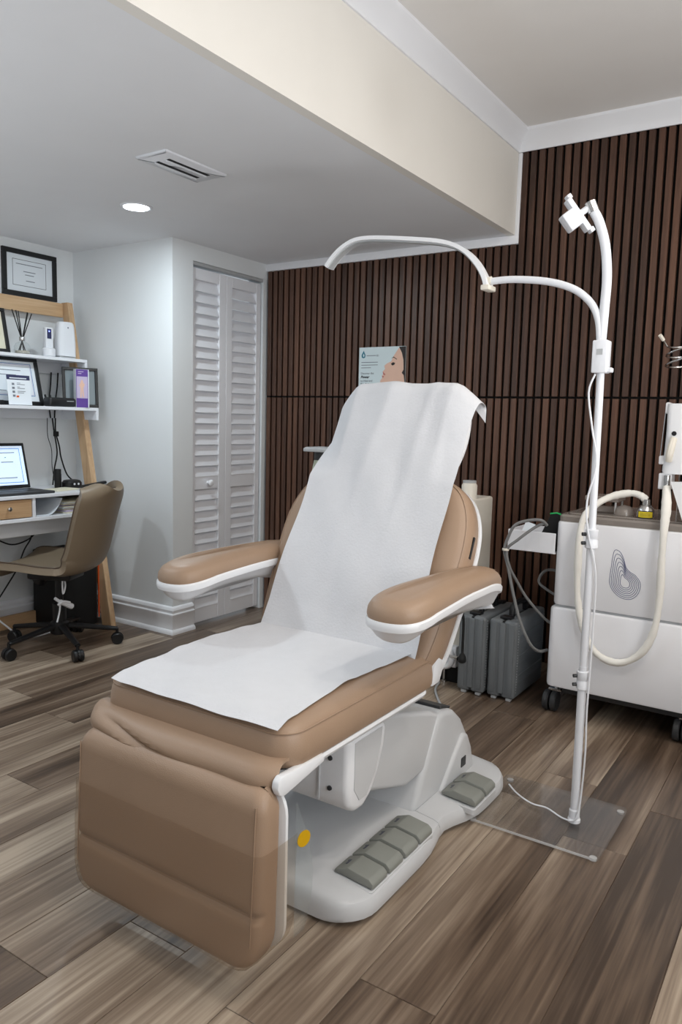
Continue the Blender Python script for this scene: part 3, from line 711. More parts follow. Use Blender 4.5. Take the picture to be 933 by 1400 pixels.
obj('collar', lathe([(0.052, 1.020), (0.054, 1.024), (0.054, 1.058), (0.050, 1.060)], (-2.0, 2.9, 0), 24), 'dgrey', jr)
obj('flat_lid', stack(rrect(-2.082, -1.92, 2.82, 2.98, 0.02, 4), [(0.003, 1.0605), (0, 1.064), (0, 1.074), (0.012, 1.082)]), 'lgrey', jr)

# ------------------------------------------------------------------ ring-arm LED lamp on an acrylic plate
LX, LY = -0.586, 2.22
lp = thing('led_floor_lamp', 'white pole lamp with curved light bar on a clear acrylic base', 'floor lamp', (LX, LY, 0))
bs = obj('acrylic_base', stack(rrect(-0.868, -0.468, 2.052, 2.402, 0.018, 5), [(0.002, 0.006), (0, 0.008), (0, 0.0135), (0.002, 0.015)]), 'acryl', lp)
for x, y in ((-0.85, 2.07), (-0.487, 2.07), (-0.85, 2.384), (-0.487, 2.384)):
    obj('rubber_foot', lathe([(0.011, 0.0), (0.011, 0.0062)], (x, y, 0), 14), 'edge', bs)
obj('front_edge', box(-0.862, -0.474, 2.0505, 2.0525, 0.0075, 0.0140), 'edge', bs)
obj('pole_socket', lathe([(0.019, 0.0148), (0.019, 0.024), (0.016, 0.028), (0.016, 0.052), (0.013, 0.056)], (LX, LY, 0), 18), 'white', lp)
obj('lower_pole', tube([(LX, LY, 0.02), (LX-0.001, LY, 0.50)], 0.0128, 16), 'white', lp)
obj('middle_pole', tube([(LX-0.001, LY, 0.46), (LX-0.002, LY, 0.92)], 0.0118, 16), 'white', lp)
obj('upper_pole', tube([(LX-0.002, LY, 0.88), (LX-0.006, LY, 1.36)], 0.0106, 16), 'white', lp)
for z in (0.458, 0.882):
    c = obj('pole_clamp', lathe([(0.0155, -0.028), (0.0185, -0.026), (0.0185, -0.006), (0.0165, -0.003), (0.0165, 0.003), (0.0185, 0.006), (0.0185, 0.026), (0.0150, 0.028)], (LX-0.001, LY, z), 18), 'white', lp)
    for dz in (-0.013, 0.013):
        obj('clamp_screw', tube([(LX-0.016, LY-0.012, z+dz), (LX-0.024, LY-0.019, z+dz)], 0.0055, 8), 'dgrey', c)
jb = obj('switch_box', box(LX-0.028, LX+0.014, LY-0.024, LY+0.022, 1.355, 1.446, 0.004), 'white', lp)
obj('button', box(LX-0.014, LX+0.002, LY-0.0255, LY-0.0238, 1.405, 1.421), 'lgrey', jb)
obj('side_clip', box(LX+0.012, LX+0.026, LY-0.012, LY+0.012, 1.357, 1.370, 0.002, 1), 'white', jb)
gn = obj('phone_gooseneck', tube(cat([(LX-0.010, LY, 1.44), (LX-0.007, LY, 1.54), (LX-0.006, LY, 1.62), (LX-0.016, LY, 1.705), (LX-0.036, LY-0.002, 1.770), (LX-0.055, LY-0.004, 1.805)], 6), 0.0135, 12), 'white', lp)
obj('swivel_joint', tube([(LX-0.052, LY-0.004, 1.798), (LX-0.064, LY-0.006, 1.826)], 0.016, 14), 'chrome', gn)
hm = frame_mx((LX-0.088, LY-0.022, 1.793), (0.65, 0.43, 0.62), (0.52, 0.34, -0.78))
ph = B(); box(-0.012, 0.004, -0.052, 0.052, -0.018, 0.018, 0.004, bm=ph, mx=hm); box(-0.048, -0.010, -0.026, 0.026, -0.022, 0.022, 0.005, bm=ph, mx=hm)
box(-0.004, 0.010, -0.062, -0.048, -0.014, 0.014, 0.003, bm=ph, mx=hm); box(-0.004, 0.010, 0.048, 0.062, -0.014, 0.014, 0.003, bm=ph, mx=hm)
clip = obj('phone_clip', ph, 'white', gn)
obj('ball_stem', tube([(LX-0.088, LY-0.022, 1.793), (LX-0.060, LY-0.006, 1.816)], 0.009, 10), 'white', gn)
obj('lamp_gooseneck', tube(cat([(LX-0.012, LY-0.004, 1.44), (LX-0.020, LY-0.004, 1.50), (LX-0.040, LY-0.004, 1.545), (LX-0.075, LY-0.004, 1.580), (LX-0.115, LY-0.004, 1.602), (LX-0.165, LY-0.004, 1.618), (LX-0.22, LY-0.004, 1.628), (LX-0.29, LY-0.004, 1.635), (LX-0.352, LY-0.004, 1.634)], 5), 0.0105, 12), 'white', lp)
arc = cat([(-0.942, 2.216, 1.618), (-0.952, 2.216, 1.645), (-0.975, 2.214, 1.684), (-1.010, 2.212, 1.722), (-1.052, 2.210, 1.748), (-1.110, 2.208, 1.766), (-1.20, 2.206, 1.781), (-1.30, 2.204, 1.795), (-1.365, 2.203, 1.801), (-1.415, 2.202, 1.798), (-1.460, 2.200, 1.779), (-1.495, 2.199, 1.752), (-1.521, 2.198, 1.722)], 4)
lb = obj('light_bar', ribbon(arc, 0.046, 0.012, (0, 0, 1)), 'shell', lp)
def inner(d): 
    out = []
    for i in range(len(arc)):
        tn = (arc[min(i+1, len(arc)-1)]-arc[max(i-1, 0)]).normalized(); n_ = Vector((0, 1, 0)).cross(tn)
        if n_.z > 0: n_ = -n_
        if i < 5: n_ = Vector((-0.9, 0, -0.3)).normalized()
        out.append(arc[i]+n_*d)
    return out
obj('diffuser', ribbon(inner(0.0079), 0.028, 0.004, (0, 0, 1)), 'lgrey', lb)
obj('bar_joint', tube([(-0.932, 2.216, 1.637), (-0.955, 2.216, 1.634)], 0.0125, 12), 'offw', lb)
obj('bar_end_cap', box(-0.957, -0.929, 2.187, 2.245, 1.606, 1.622, 0.004), 'offw', lb)
top('lamp_cord', tube(cat([(LX-0.016, LY-0.018, 1.352), (LX-0.030, LY-0.022, 1.30), (LX-0.014, LY-0.022, 1.20), (LX+0.004, LY-0.021, 1.10), (LX-0.016, LY-0.020, 0.99), (LX-0.006, LY-0.023, 0.90), (LX+0.019, LY-0.010, 0.78), (LX+0.021, LY-0.008, 0.60), (LX+0.021, LY-0.012, 0.46), (LX+0.019, LY-0.008, 0.36), (LX+0.022, LY-0.006, 0.24), (LX+0.018, LY-0.008, 0.10), (LX+0.012, LY-0.022, 0.034), (LX-0.03, LY-0.012, 0.0195), (LX-0.09, LY+0.02, 0.0195), (LX-0.14, LY+0.02, 0.0195), (LX-0.20, LY+0.055, 0.0195), (LX-0.245, LY+0.10, 0.0195)], 5), 0.0028, 6), 'white', 'thin white cord running down the lamp pole to the chair', 'cord')

# ------------------------------------------------------------------ two grey hard cases
def hard_case(x0, x1, y0, y1, label):
    c = thing('hard_case', label, 'case', ((x0+x1)/2, (y0+y1)/2, 0), 0, 'grey hard cases')
    zb, zt = 0.014, 0.362
    xm = (x0+x1)/2
    for a, b in ((x0, xm-0.002), (xm+0.002, x1)):
        obj('half_shell', box(a, b, y0, y1, zb, zt, 0.014, 3), 'grey', c)
    obj('seam', box(xm-0.004, xm+0.004, y0+0.006, y1-0.006, zb+0.006, zt-0.004), 'dgrey', c)
    for dx in (-0.040, 0.0, 0.040):
        obj('rib', box(xm+dx-0.013, xm+dx+0.013, y0-0.005, y0+0.012, zb+0.02, zt-0.012, 0.004), 'grey', c)
    for z in (0.10, 0.19, 0.28):
        for xx in (x0, x1):
            obj('rib', box(xx-0.003, xx+0.003, y0+0.03, y1-0.03, z-0.02, z+0.02, 0.002, 1), 'grey', c)
    h = B(); tube(cat([(xm, y0+0.10, zt-0.004), (xm, y0+0.11, zt+0.040), (xm, y0+0.15, zt+0.050), (xm, y0+0.22, zt+0.050), (xm, y0+0.26, zt+0.040), (xm, y0+0.27, zt-0.004)], 5), 0.013, 10, bm=h)
    obj('handle', h, 'black', c)
    for yy in (y0+0.045, y0+0.32):
        obj('latch', box(xm-0.026, xm+0.026, yy-0.022, yy+0.022, zt-0.004, zt+0.012, 0.005), 'black', c)
    for xx in (x0+0.03, x1-0.03):
        for yy in (y0+0.02, y1-0.04):
            obj('foot', box(xx-0.012, xx+0.012, yy-0.010, yy+0.012, 0, zb+0.003, 0.003, 1), 'lgrey', c)
    d = B()
    for k in range(26):
        z = zb+0.028+k*0.012
        box(x1-0.0005, x1+0.0016, y0+0.020, y0+0.023, z, z+0.004, bm=d); box(x1-0.0005, x1+0.0016, y1-0.024, y1-0.020, z, z+0.004, bm=d)
    tag(obj('rivet_rows', d, 'lgrey', c), kind='stuff')
    return c
hard_case(-1.372, -1.244, 3.07, 3.44, 'grey ribbed hard case next to the white boxed device')
hard_case(-1.232, -1.104, 3.08, 3.45, 'grey ribbed hard case nearest the white wheeled machine')
top('storage_box', box(-1.075, -0.968, 3.46, 3.66, 0.0, 0.30, 0.01), 'paleblue', 'pale blue box on the floor behind the wheeled machine', 'box')

# ------------------------------------------------------------------ white wheeled machine
mc = thing('treatment_machine', 'white wheeled treatment machine with contour-line logo', 'machine', (-0.5, 3.3, 0))
MX0, MX1, MY0, MY1 = -0.950, -0.060, 3.045, 3.56
def casing(x0, x1, y0, y1, z0, z1, r): return stack(rrect(x0, x1, y0, y1, r, 6), [(0.012, z0), (0.003, z0+0.004), (0, z0+0.012), (0, z1-0.010), (0.003, z1-0.003), (0.010, z1)])
up = obj('upper_casing', casing(MX0, MX1, MY0, MY1, 0.474, 0.822, 0.03), 'mach', mc)
obj('lower_casing', casing(MX0-0.008, MX1+0.008, MY0-0.008, MY1, 0.128, 0.466, 0.03), 'mach', mc)
obj('joint', box(MX0+0.012, MX1-0.012, MY0+0.012, MY1-0.01, 0.460, 0.480), 'lgrey', mc)
obj('undercarriage', box(MX0+0.05, MX1-0.05, MY0+0.04, MY1-0.03, 0.095, 0.130, 0.006), 'dgrey', mc)
ld = obj('clear_lid', stack(rrect(MX0+0.004, MX1-0.004, MY0+0.006, MY1-0.01, 0.03, 6), [(0, 0.8225), (0, 0.842), (0.006, 0.850)]), 'smoke', mc)
obj('lid_tray', stack(rrect(MX0+0.03, MX1-0.03, MY0+0.04, MY1-0.05, 0.03, 6), [(0, 0.8505), (0, 0.853), (0.004, 0.856)]), 'smoke', ld)
for x, y in ((-0.955, 3.115), (-0.10, 3.10), (-0.92, 3.50), (-0.10, 3.50), (-0.435, 3.10)):
    cs = obj('castor_fork', box(x-0.010, x+0.045, y-0.006, y+0.050, 0.086, 0.098, 0.003, 1), 'chrome', mc)
    for dx in (-0.016, 0.016):
        w = obj('castor_wheel', lathe([(0.010, -0.012), (0.040, -0.012), (0.044, -0.008), (0.044, 0.008), (0.040, 0.012), (0.010, 0.012)], (x+dx+0.004, y, 0.044), 20, Matrix.Rotation(R(90), 4, 'Y')), 'dgrey', cs)
    obj('castor_fork_cover', lathe([(0.0005, -0.030), (0.026, -0.030), (0.028, -0.027), (0.028, -0.014)], (x+0.004, y, 0.044), 18, Matrix.Rotation(R(90), 4, 'Y')), 'lgrey', cs)
    obj('castor_stem', tube([(x+0.02, y+0.02, 0.09), (x+0.02, y+0.02, 0.13)], 0.008, 8), 'chrome', cs)
# contour logo: nested pear-shaped outlines on the upper front
def logo_ring(k):
    f = k/6.0
    A = [(0.24, 0.135), (0.34, 0.16), (0.42, 0.26), (0.48, 0.39), (0.56, 0.46), (0.68, 0.51), (0.78, 0.60), (0.80, 0.70), (0.75, 0.82), (0.64, 0.90), (0.50, 0.915), (0.36, 0.88), (0.24, 0.80), (0.17, 0.70), (0.16, 0.60), (0.18, 0.40), (0.20, 0.22)]
    Bq = [(0.42, 0.52), (0.445, 0.535), (0.465, 0.56), (0.485, 0.575), (0.52, 0.59), (0.555, 0.615), (0.58, 0.645), (0.58, 0.68), (0.57, 0.71), (0.53, 0.73), (0.49, 0.733), (0.45, 0.728), (0.415, 0.71), (0.39, 0.68), (0.385, 0.645), (0.388, 0.60), (0.395, 0.55)]
    return [(a[0]*(1-f)+b[0]*f, a[1]*(1-f)+b[1]*f) for a, b in zip(A, Bq)]
for k in range(7):
    pts = [(-0.755+0.182*a, MY0-0.0006, 0.762-0.243*b) for a, b in logo_ring(k)]
    obj('logo_line', tube(cat(pts, 4, True), 0.0011, 4, loop=True), 'logo', up)
# side tray
ty = obj('side_tray', box(-1.156, -0.952, 3.05, 3.055, 0.682, 0.768, 0.002, 1), 'mach', mc)
t = box(-1.156, -0.952, 3.055, 3.25, 0.682, 0.688); box(-1.156, -1.151, 3.055, 3.25, 0.688, 0.768, bm=t); box(-1.156, -0.952, 3.245, 3.25, 0.688, 0.768, bm=t)
obj('tray_walls', t, 'mach', ty)
# laser handpiece and its arm standing on the lid
dk = obj('post', tube([(-0.570, 3.20, 0.850), (-0.566, 3.20, 1.02)], 0.008, 12), 'chrome', mc)
hp = thing('handpiece', 'white handpiece with black aperture hanging above the wheeled machine', 'handpiece', (-0.53, 3.14, 0.97))
def hpx(z): return -0.545+(z-1.18)*(-0.0)
t = B(); rings(t, [[Vector((a, b, z)) for a, b in rrect(-0.548-w, -0.548+w2, 3.085, 3.175, 0.02, 4)] for z, w, w2 in ((1.035, 0.022, 0.055), (1.045, 0.026, 0.060), (1.12, 0.022, 0.062), (1.20, 0.020, 0.062), (1.285, 0.022, 0.062), (1.300, 0.020, 0.058))])
bd = obj('body', t, 'shell', hp)
obj('top_latch', box(-0.578, -0.560, 3.10, 3.15, 1.262, 1.305, 0.006), 'shell', bd)
obj('side_latch', box(-0.586, -0.566, 3.09, 3.16, 1.070, 1.102, 0.004), 'shell', bd)
obj('trigger', tube(cat([(-0.536, 3.082, 1.170), (-0.540, 3.070, 1.140), (-0.545, 3.068, 1.105), (-0.547, 3.076, 1.085)], 4), [0.013]*4+[0.014]*5+[0.013]*4, 10), 'offw', bd)
obj('aperture', lathe([(0.0005, 0.004), (0.008, 0.004), (0.009, 0)], (-0.537, 3.084, 1.188), 14, Matrix.Rotation(R(90), 4, 'X')), 'black', bd)
obj('bracket', box(-0.582, -0.535, 3.09, 3.16, 0.975, 1.036, 0.003, 1), 'shell', hp)
obj('lens_barrel', tube([(-0.549, 3.082, 0.990), (-0.549, 3.082, 1.030)], 0.011, 14), 'chrome', hp)
obj('guide_wire', tube(cat([(-0.578, 3.12, 1.285), (-0.582, 3.12, 1.20), (-0.588, 3.12, 1.08)], 4), 0.0018, 5), 'chrome', hp)
mo = obj('wing_panel', stack([(-0.531, 1.008), (-0.30, 1.02), (-0.30, 0.86), (-0.478, 0.860)][::-1], [(0, -0.006), (0, 0.006)], frame_mx((0, 3.055, 0), (1, 0, 0), (0, 0, 1))), 'shell', hp)
obj('wing_stem', tube([(-0.42, 3.06, 0.853), (-0.42, 3.06, 0.90)], 0.012, 10), 'shell', hp)
cl = thing('wire_coil_holder', 'thin steel rod topped by a spiral wire ring above handpiece', 'holder', (-0.527, 3.2, 0.85))
obj('rod', tube([(-0.527, 3.205, 0.853), (-0.527, 3.205, 1.47)], 0.0025, 6), 'chrome', cl)
obj('spiral', tube([Vector((-0.612, 3.105, 1.550)), Vector((-0.602, 3.125, 1.532))]+[Vector((-0.537+0.058*math.sin(R(a)+4.6), 3.14+0.058*math.cos(R(a)+4.6), 1.530-0.105*a/1000+0.012*math.sin(R(a)+4.6))) for a in range(0, 1000, 20)], 0.0036, 8), 'chrome', cl)
obj('spiral_tip', tube([(-0.616, 3.10, 1.556), (-0.606, 3.118, 1.539)], 0.007, 8), 'offw', cl)
bt = thing('hose_connector', 'silver bottle-shaped hose connector with yellow warning label', 'connector', (-0.625, 3.12, 0.8565))
obj('body', lathe([(0.030, 0.8565), (0.033, 0.860), (0.033, 0.884), (0.030, 0.894), (0.020, 0.906), (0.0155, 0.909), (0.0155, 0.930)], (-0.625, 3.12, 0), 24), 'chrome', bt)
lbm = B()
def lab(r, a0, a1, z0, z1):
    t_ = B(); A = [R(a0+(a1-a0)*i/8) for i in range(9)]
    rings(t_, [[Vector((-0.625+q*math.sin(a), 3.12-q*math.cos(a), z)) for q, z in ((r, z0), (r+0.0006, z0), (r+0.0006, z1), (r, z1))] for a in A]); return t_
la = obj('warning_label', lab(0.0332, -42, 62, 0.858, 0.886), 'black', bt)
obj('label_field', lab(0.0340, -36, 58, 0.861, 0.883), 'yellow', la)
for z in (0.877, 0.872, 0.867): obj('label_line', lab(0.0347, -22, 40, z-0.001, z), 'dink', la)
hose = [(-0.625, 3.12, 0.926), (-0.649, 3.12, 0.943), (-0.688, 3.12, 0.949), (-0.749, 3.1, 0.934), (-0.794, 3.06, 0.905), (-0.826, 3.02, 0.862), (-0.839, 3.0, 0.799), (-0.841, 3.0, 0.681), (-0.836, 3.0, 0.549), (-0.811, 2.995, 0.433), (-0.765, 2.995, 0.337), (-0.705, 2.995, 0.298), (-0.637, 2.995, 0.303), (-0.573, 2.995, 0.359), (-0.537, 2.995, 0.457), (-0.529, 3.0, 0.594), (-0.532, 3.0, 0.705), (-0.532, 3.0, 0.816), (-0.535, 3.03, 0.909), (-0.548, 3.08, 0.985)]
hpath = cat(hose, 8); random.seed(3)
rad = [0.0138+0.0014*math.sin(i*0.37)+0.0010*random.uniform(-1, 1)+(0.005*math.exp(-((i-146)/5)**2)) for i in range(len(hpath))]
top('fabric_hose', tube(hpath, rad, 12), 'cream', 'cream fabric-sleeved hose looping down the front of machine', 'hose')
sp = thing('acrylic_stand', 'small clear acrylic stand on top of the wheeled machine', 'stand', (-0.80, 3.22, 0.8565))
obj('plate', box(-0.872, -0.738, 3.15, 3.28, 0.905, 0.926, 0.003, 1), 'smoke', sp)
for x, y in ((-0.862, 3.16), (-0.750, 3.16), (-0.862, 3.27), (-0.750, 3.27)): obj('leg', tube([(x, y, 0.8565), (x, y, 0.906)], 0.004, 8), 'edge', sp)
obj('lower_block', box(-0.85, -0.76, 3.19, 3.26, 0.8565, 0.884, 0.003, 1), 'smoke', sp)
top('glass_dome', lathe([(0.038, 0.8565), (0.038, 0.868), (0.033, 0.882), (0.022, 0.892), (0.0005, 0.897)], (-0.715, 3.165, 0), 20), 'smoke', 'small smoky glass dome beside the acrylic stand', 'dome')
# things in the side tray and cords
t = thing('black_pouch', 'black device with green edge propped in the machine side tray', 'device', (-1.0, 3.15, 0.688))
pmx = frame_mx((-1.055, 3.115, 0.690), (1, 0, 0), (0.28, 0.0, 0.96))
po = [(0, 0), (0.088, 0), (0.088, 0.152), (0.045, 0.165), (0.02, 0.160)]
obj('body', stack(po, [(0.003, -0.028), (0, -0.024), (0, 0.024), (0.003, 0.028)], pmx), 'matte', t)
obj('green_edge', tube([pmx @ Vector((a, b, 0.027)) for a, b in ((0.018, 0.160), (0.045, 0.1655), (0.086, 0.153))], 0.0032, 6), 'green', t)
obj('side_block', box(-0.985, -0.957, 3.10, 3.16, 0.688, 0.842, 0.004), 'black', t)
t = thing('charger_tag', 'white paper tag poking out of the machine side tray', 'tag', (-1.09, 3.09, 0.688))
obj('card', box(-0.022, 0.022, -0.001, 0.001, 0, 0.115, mx=Matrix.Translation((-1.115, 3.09, 0.69)) @ Matrix.Rotation(R(14), 4, 'Y') @ Matrix.Rotation(R(-25), 4, 'X')), 'paperw', t)
top('machine_cord', tube(cat([(-0.985, 3.035, 0.800), (-1.006, 3.02, 0.821), (-1.055, 3.01, 0.817), (-1.104, 2.99, 0.795), (-1.132, 2.99, 0.74), (-1.145, 2.99, 0.686), (-1.126, 2.99, 0.617), (-1.094, 2.99, 0.497), (-1.06, 2.99, 0.393), (-1.017, 3.0, 0.305), (-0.995, 3.05, 0.265), (-0.975, 3.1, 0.262)], 6), 0.0065, 8), 'cord', 'thick grey cord looping from the side tray down to machine', 'cord')
top('looped_cord', tube(cat([(-0.990, 3.03, 0.812), (-1.03, 3.02, 0.790), (-1.09, 2.99, 0.735), (-1.132, 2.985, 0.69), (-1.120, 2.99, 0.62), (-1.095, 3.02, 0.555), (-1.063, 3.06, 0.482), (-1.00, 3.10, 0.40), (-0.968, 3.12, 0.372)], 6), 0.0060, 8), 'cord', 'grey cord running behind the thick one below side tray', 'cord')
top('wall_cord', tube(cat([(-0.965, 3.2, 0.585), (-1.006, 3.2, 0.588), (-1.038, 3.2, 0.578), (-1.059, 3.2, 0.546), (-1.051, 3.2, 0.515), (-0.965, 3.2, 0.47)], 5), 0.0060, 8), 'cord', 'short hooked grey cord behind the machine casing', 'cord')
top('cable_tie', rings(B(), [[Vector((-1.139+0.012*math.cos(a)+0.003*math.cos(a)*math.cos(b), 2.988+0.012*math.sin(a)+0.003*math.sin(a)*math.cos(b), 0.690+0.006*math.sin(b))) for b in [R(60*k) for k in range(6)]] for a in [R(30*k) for k in range(12)]], loop=True), 'offw', 'white tie holding the grey machine cords together', 'tie')
top('trailing_cable', tube(cat([(-1.10, 2.50, 0.006), (-1.16, 2.62, 0.006), (-1.30, 2.80, 0.006), (-1.44, 3.00, 0.006), (-1.48, 3.12, 0.006)], 6), 0.0055, 6), 'lgrey', 'grey cord on the floor behind the chair base', 'cord')

# ------------------------------------------------------------------ ladder desk
DY0, DY1 = 1.70, 2.852
dkx = thing('ladder_desk', 'white and oak leaning ladder desk with two shelves', 'desk', (-3.62, 2.28, 0))
for y in (DY0+0.004, DY1-0.040):
    l = B(); a0, a1 = (-3.480, -3.400), (-3.803, -3.748)
    rings(l, [[Vector((xa, yy, z)) for xa, yy in ((x0, y), (x1, y), (x1, y+0.036), (x0, y+0.036))] for z, (x0, x1) in ((0.0, a0), (1.835, a1))])
    bmesh.ops.bevel(l, geom=list(l.edges), offset=0.002, segments=1, profile=0.5, affect='EDGES')
    obj('leg', l, 'oak', dkx)
obj('top_rail', box(-3.806, -3.786, DY0+0.04, DY1-0.040, 1.752, 1.830, 0.002, 1), 'oakh', dkx)
obj('bottom_rail', box(-3.800, -3.775, DY0+0.04, DY1-0.20, 0.012, 0.085, 0.002, 1), 'oakh', dkx)
def shelf(name, xf, zt, drop, ye):
    s = obj(name, box(-3.83, xf, DY0-0.02, ye, zt-0.017, zt, 0.0015, 1), 'white', dkx)
    obj('end_panel', box(-3.83, xf, ye-0.016, ye, zt-drop, zt-0.017, 0.001, 1), 'white', s)
    obj('back_panel', box(-3.846, -3.83, DY0-0.02, ye, zt-drop, zt, 0.001, 1), 'white', s)
shelf('upper_shelf', -3.612, 1.512, 0.080, 2.838)
shelf('lower_shelf', -3.520, 1.243, 0.068, 2.838)
s = obj('desktop', box(-3.846, -3.426, DY0-0.03, DY1+0.004, 0.773, 0.790, 0.002, 1), 'white', dkx)
obj('desk_floor', box(-3.846, -3.430, DY0-0.03, DY1+0.004, 0.655, 0.674, 0.002, 1), 'white', dkx)
obj('back_panel', box(-3.846, -3.834, DY0-0.03, DY1+0.004, 0.674, 0.773), 'white', dkx)
for y in (DY0-0.03, 2.060, 2.348, DY1-0.012): obj('divider', box(-3.834, -3.432, y, y+0.016, 0.674, 0.773, 0.001, 1), 'white', dkx)
for y0, y1 in ((2.079, 2.345), (1.690, 2.057)):
    dr = obj('drawer', box(-3.80, -3.436, y0, y1, 0.678, 0.768, 0.002, 1), 'oakh', dkx)
    obj('knob', lathe([(0.004, 0), (0.004, 0.010), (0.010, 0.014), (0.011, 0.020), (0.004, 0.023)], (-3.437, (y0+y1)/2, 0.728), 12, Matrix.Rotation(R(90), 4, 'Y')), 'chrome', dr)
obj('apron', box(-3.580, -3.562, DY0+0.03, DY1-0.045, 0.560, 0.655, 0.002, 1), 'white', dkx)

# frames, certificates
def framed(name, label, mx, w, h, fw_, bg, extras=None, loc=None):
    """mx: local x along the width, y up, z out of the picture"""
    o = thing(name, label, 'picture frame', loc)
    t = B()
    for a, b, c_, d in ((0, w, 0, fw_), (0, w, h-fw_, h), (0, fw_, fw_, h-fw_), (w-fw_, w, fw_, h-fw_)):
        box(a, b, c_, d, 0, 0.016, 0.0015, 1, bm=t, mx=mx)
    obj('frame', t, 'black', o)
    obj('sheet', box(fw_-0.002, w-fw_+0.002, fw_-0.002, h-fw_+0.002, 0.002, 0.006, mx=mx), bg, o)
    return o
def border(parent, mx, x0, x1, y0, y1, w, m, name='printed_border'):
    t = B()
    for a, b, c_, d in ((x0, x1, y0, y0+w), (x0, x1, y1-w, y1), (x0, x0+w, y0, y1), (x1-w, x1, y0, y1)): box(a, b, c_, d, 0.0062, 0.0066, bm=t, mx=mx)
    obj(name, t, m, parent)
def bars(parent, mx, rows, m, h=0.004, name='print_line'):
    for a, b, y in rows: obj(name, box(a, b, y, y+h, 0.0062, 0.0066, mx=mx), m, parent)
# on the wall (facing +x): local x along +y, y up
mx = frame_mx((XL+0.001, 2.480, 1.842), (0, 1, 0), (0, 0, 1))
f = framed('framed_certificate', 'black framed white certificate hanging on wall above oak rail', mx, 0.338, 0.250, 0.026, 'paperw', loc=(XL+0.001, 2.65, 1.842))
border(f, mx, 0.064, 0.272, 0.058, 0.198, 0.0022, 'dink')
bars(f, mx, [(0.085, 0.250, 0.172), (0.13, 0.205, 0.135), (0.14, 0.195, 0.118), (0.145, 0.20, 0.086)], 'ink', 0.004)
def leaning(y0, x0, z0, h_, lean): return frame_mx((x0, y0, z0), (0, 1, 0), (-math.sin(R(lean)), 0, math.cos(R(lean))))
mx = leaning(2.13, -3.690, 1.513, 0.25, 12)
f = framed('framed_certificate', 'black framed cream certificate leaning beside reed diffuser', mx, 0.275, 0.235, 0.018, 'cream_p', loc=(-3.69, 2.27, 1.513))
bars(f, mx, [(0.06, 0.22, 0.170), (0.08, 0.20, 0.140), (0.07, 0.21, 0.085)], 'ink', 0.004)
mx = leaning(2.16, -3.640, 1.244, 0.235, 14)
f = framed('framed_certificate', 'black framed certificate with blue border behind the flyer', mx, 0.405, 0.258, 0.020, 'paperw', loc=(-3.64, 2.36, 1.244))
border(f, mx, 0.040, 0.365, 0.050, 0.225, 0.003, 'blue'); border(f, mx, 0.046, 0.359, 0.056, 0.219, 0.002, 'lilac', 'inner_border')
bars(f, mx, [(0.12, 0.30, 0.185), (0.14, 0.27, 0.160), (0.12, 0.20, 0.075)], 'ink', 0.004)
mx = frame_mx((-3.652, 2.700, 1.244), (0.48, 0.88, 0), (-0.88*math.sin(R(7)), 0.48*math.sin(R(7)), math.cos(R(7))))
f = framed('empty_frame', 'black frame with bare grey glass at the end of lower shelf', mx, 0.192, 0.222, 0.016, mat('grey_glass_backing', (128, 140, 146), 0.15), loc=(-3.61, 2.78, 1.244))
# flyer in a clear stand
fy = thing('flyer_stand', 'white flyer with navy heading in a clear stand', 'flyer', (-3.545, 2.368, 1.244))
mx = frame_mx((-3.545, 2.302, 1.2455), (0, 1, 0), (-math.sin(R(8)), 0, math.cos(R(8))))
obj('sheet', box(0, 0.132, 0.0, 0.152, 0, 0.002, mx=mx), 'paperw', fy)
obj('heading', box(0.0, 0.132, 0.128, 0.152, 0.0022, 0.0026, mx=mx), 'navy', fy)
mz = mx @ Matrix.Translation((0, 0, -0.003))
bars(fy, mz, [(0.016, 0.112, 0.1335)], 'paperw', 0.005, 'heading_line')
bars(fy, mz, [(0.055, 0.075, 0.110), (0.055, 0.10, 0.103), (0.055, 0.07, 0.090), (0.055, 0.098, 0.083), (0.055, 0.10, 0.068), (0.055, 0.09, 0.060)], 'ink', 0.0025)
for y in (0.100, 0.080, 0.060, 0.040): bars(fy, mz, [(0.026, 0.040, y)], 'ink', 0.011, 'icon')
bars(fy, mz, [(0.046, 0.060, 0.038)], 'orange', 0.009, 'colour_icon')
obj('clear_foot', box(-0.002, 0.134, -0.06, 0.0, 0.0, 0.0015, mx=frame_mx((-3.546, 2.302, 1.2435), (0, 1, 0), (1, 0, 0))), 'glass', fy)
# reed diffuser
rd = thing('reed_diffuser', 'glass reed diffuser bottle with black reeds on upper shelf', 'diffuser', (-3.66, 2.462, 1.512))
obj('bottle', lathe([(0.036, 1.5125), (0.040, 1.516), (0.041, 1.55), (0.032, 1.568), (0.013, 1.580), (0.012, 1.590)], (-3.66, 2.462, 0), 20), 'glass', rd)
obj('oil', lathe([(0.033, 1.5145), (0.036, 1.518), (0.036, 1.530)], (-3.66, 2.462, 0), 18), mat('diffuser_oil', (176, 170, 158), 0.2), rd)
obj('neck_ring', lathe([(0.0135, 1.582), (0.0145, 1.584), (0.0145, 1.600), (0.0125, 1.603)], (-3.66, 2.462, 0), 16), 'chrome', rd)
for dy, dz, dx in ((-0.055, 1.738, 0.0), (-0.040, 1.735, 0.012), (-0.012, 1.735, -0.01), (0.028, 1.732, 0.01), (0.042, 1.730, -0.006), (0.056, 1.728, 0.006)):
    obj('reed', tube([(-3.66-dx*0.6, 2.462-dy*0.42, 1.518), (-3.66+dx, 2.462+dy, dz)], 0.0026, 6), 'matte', rd)
sd = thing('small_camera_device', 'small white upright device with dark screen and blue light', 'device', (-3.65, 2.615, 1.512))
obj('base', lathe([(0.030, 1.5125), (0.034, 1.516), (0.035, 1.552), (0.030, 1.558)], (-3.65, 2.615, 0), 20), 'white', sd)
b_ = obj('body', box(-3.664, -3.640, 2.592, 2.640, 1.556, 1.668, 0.005), 'white', sd)
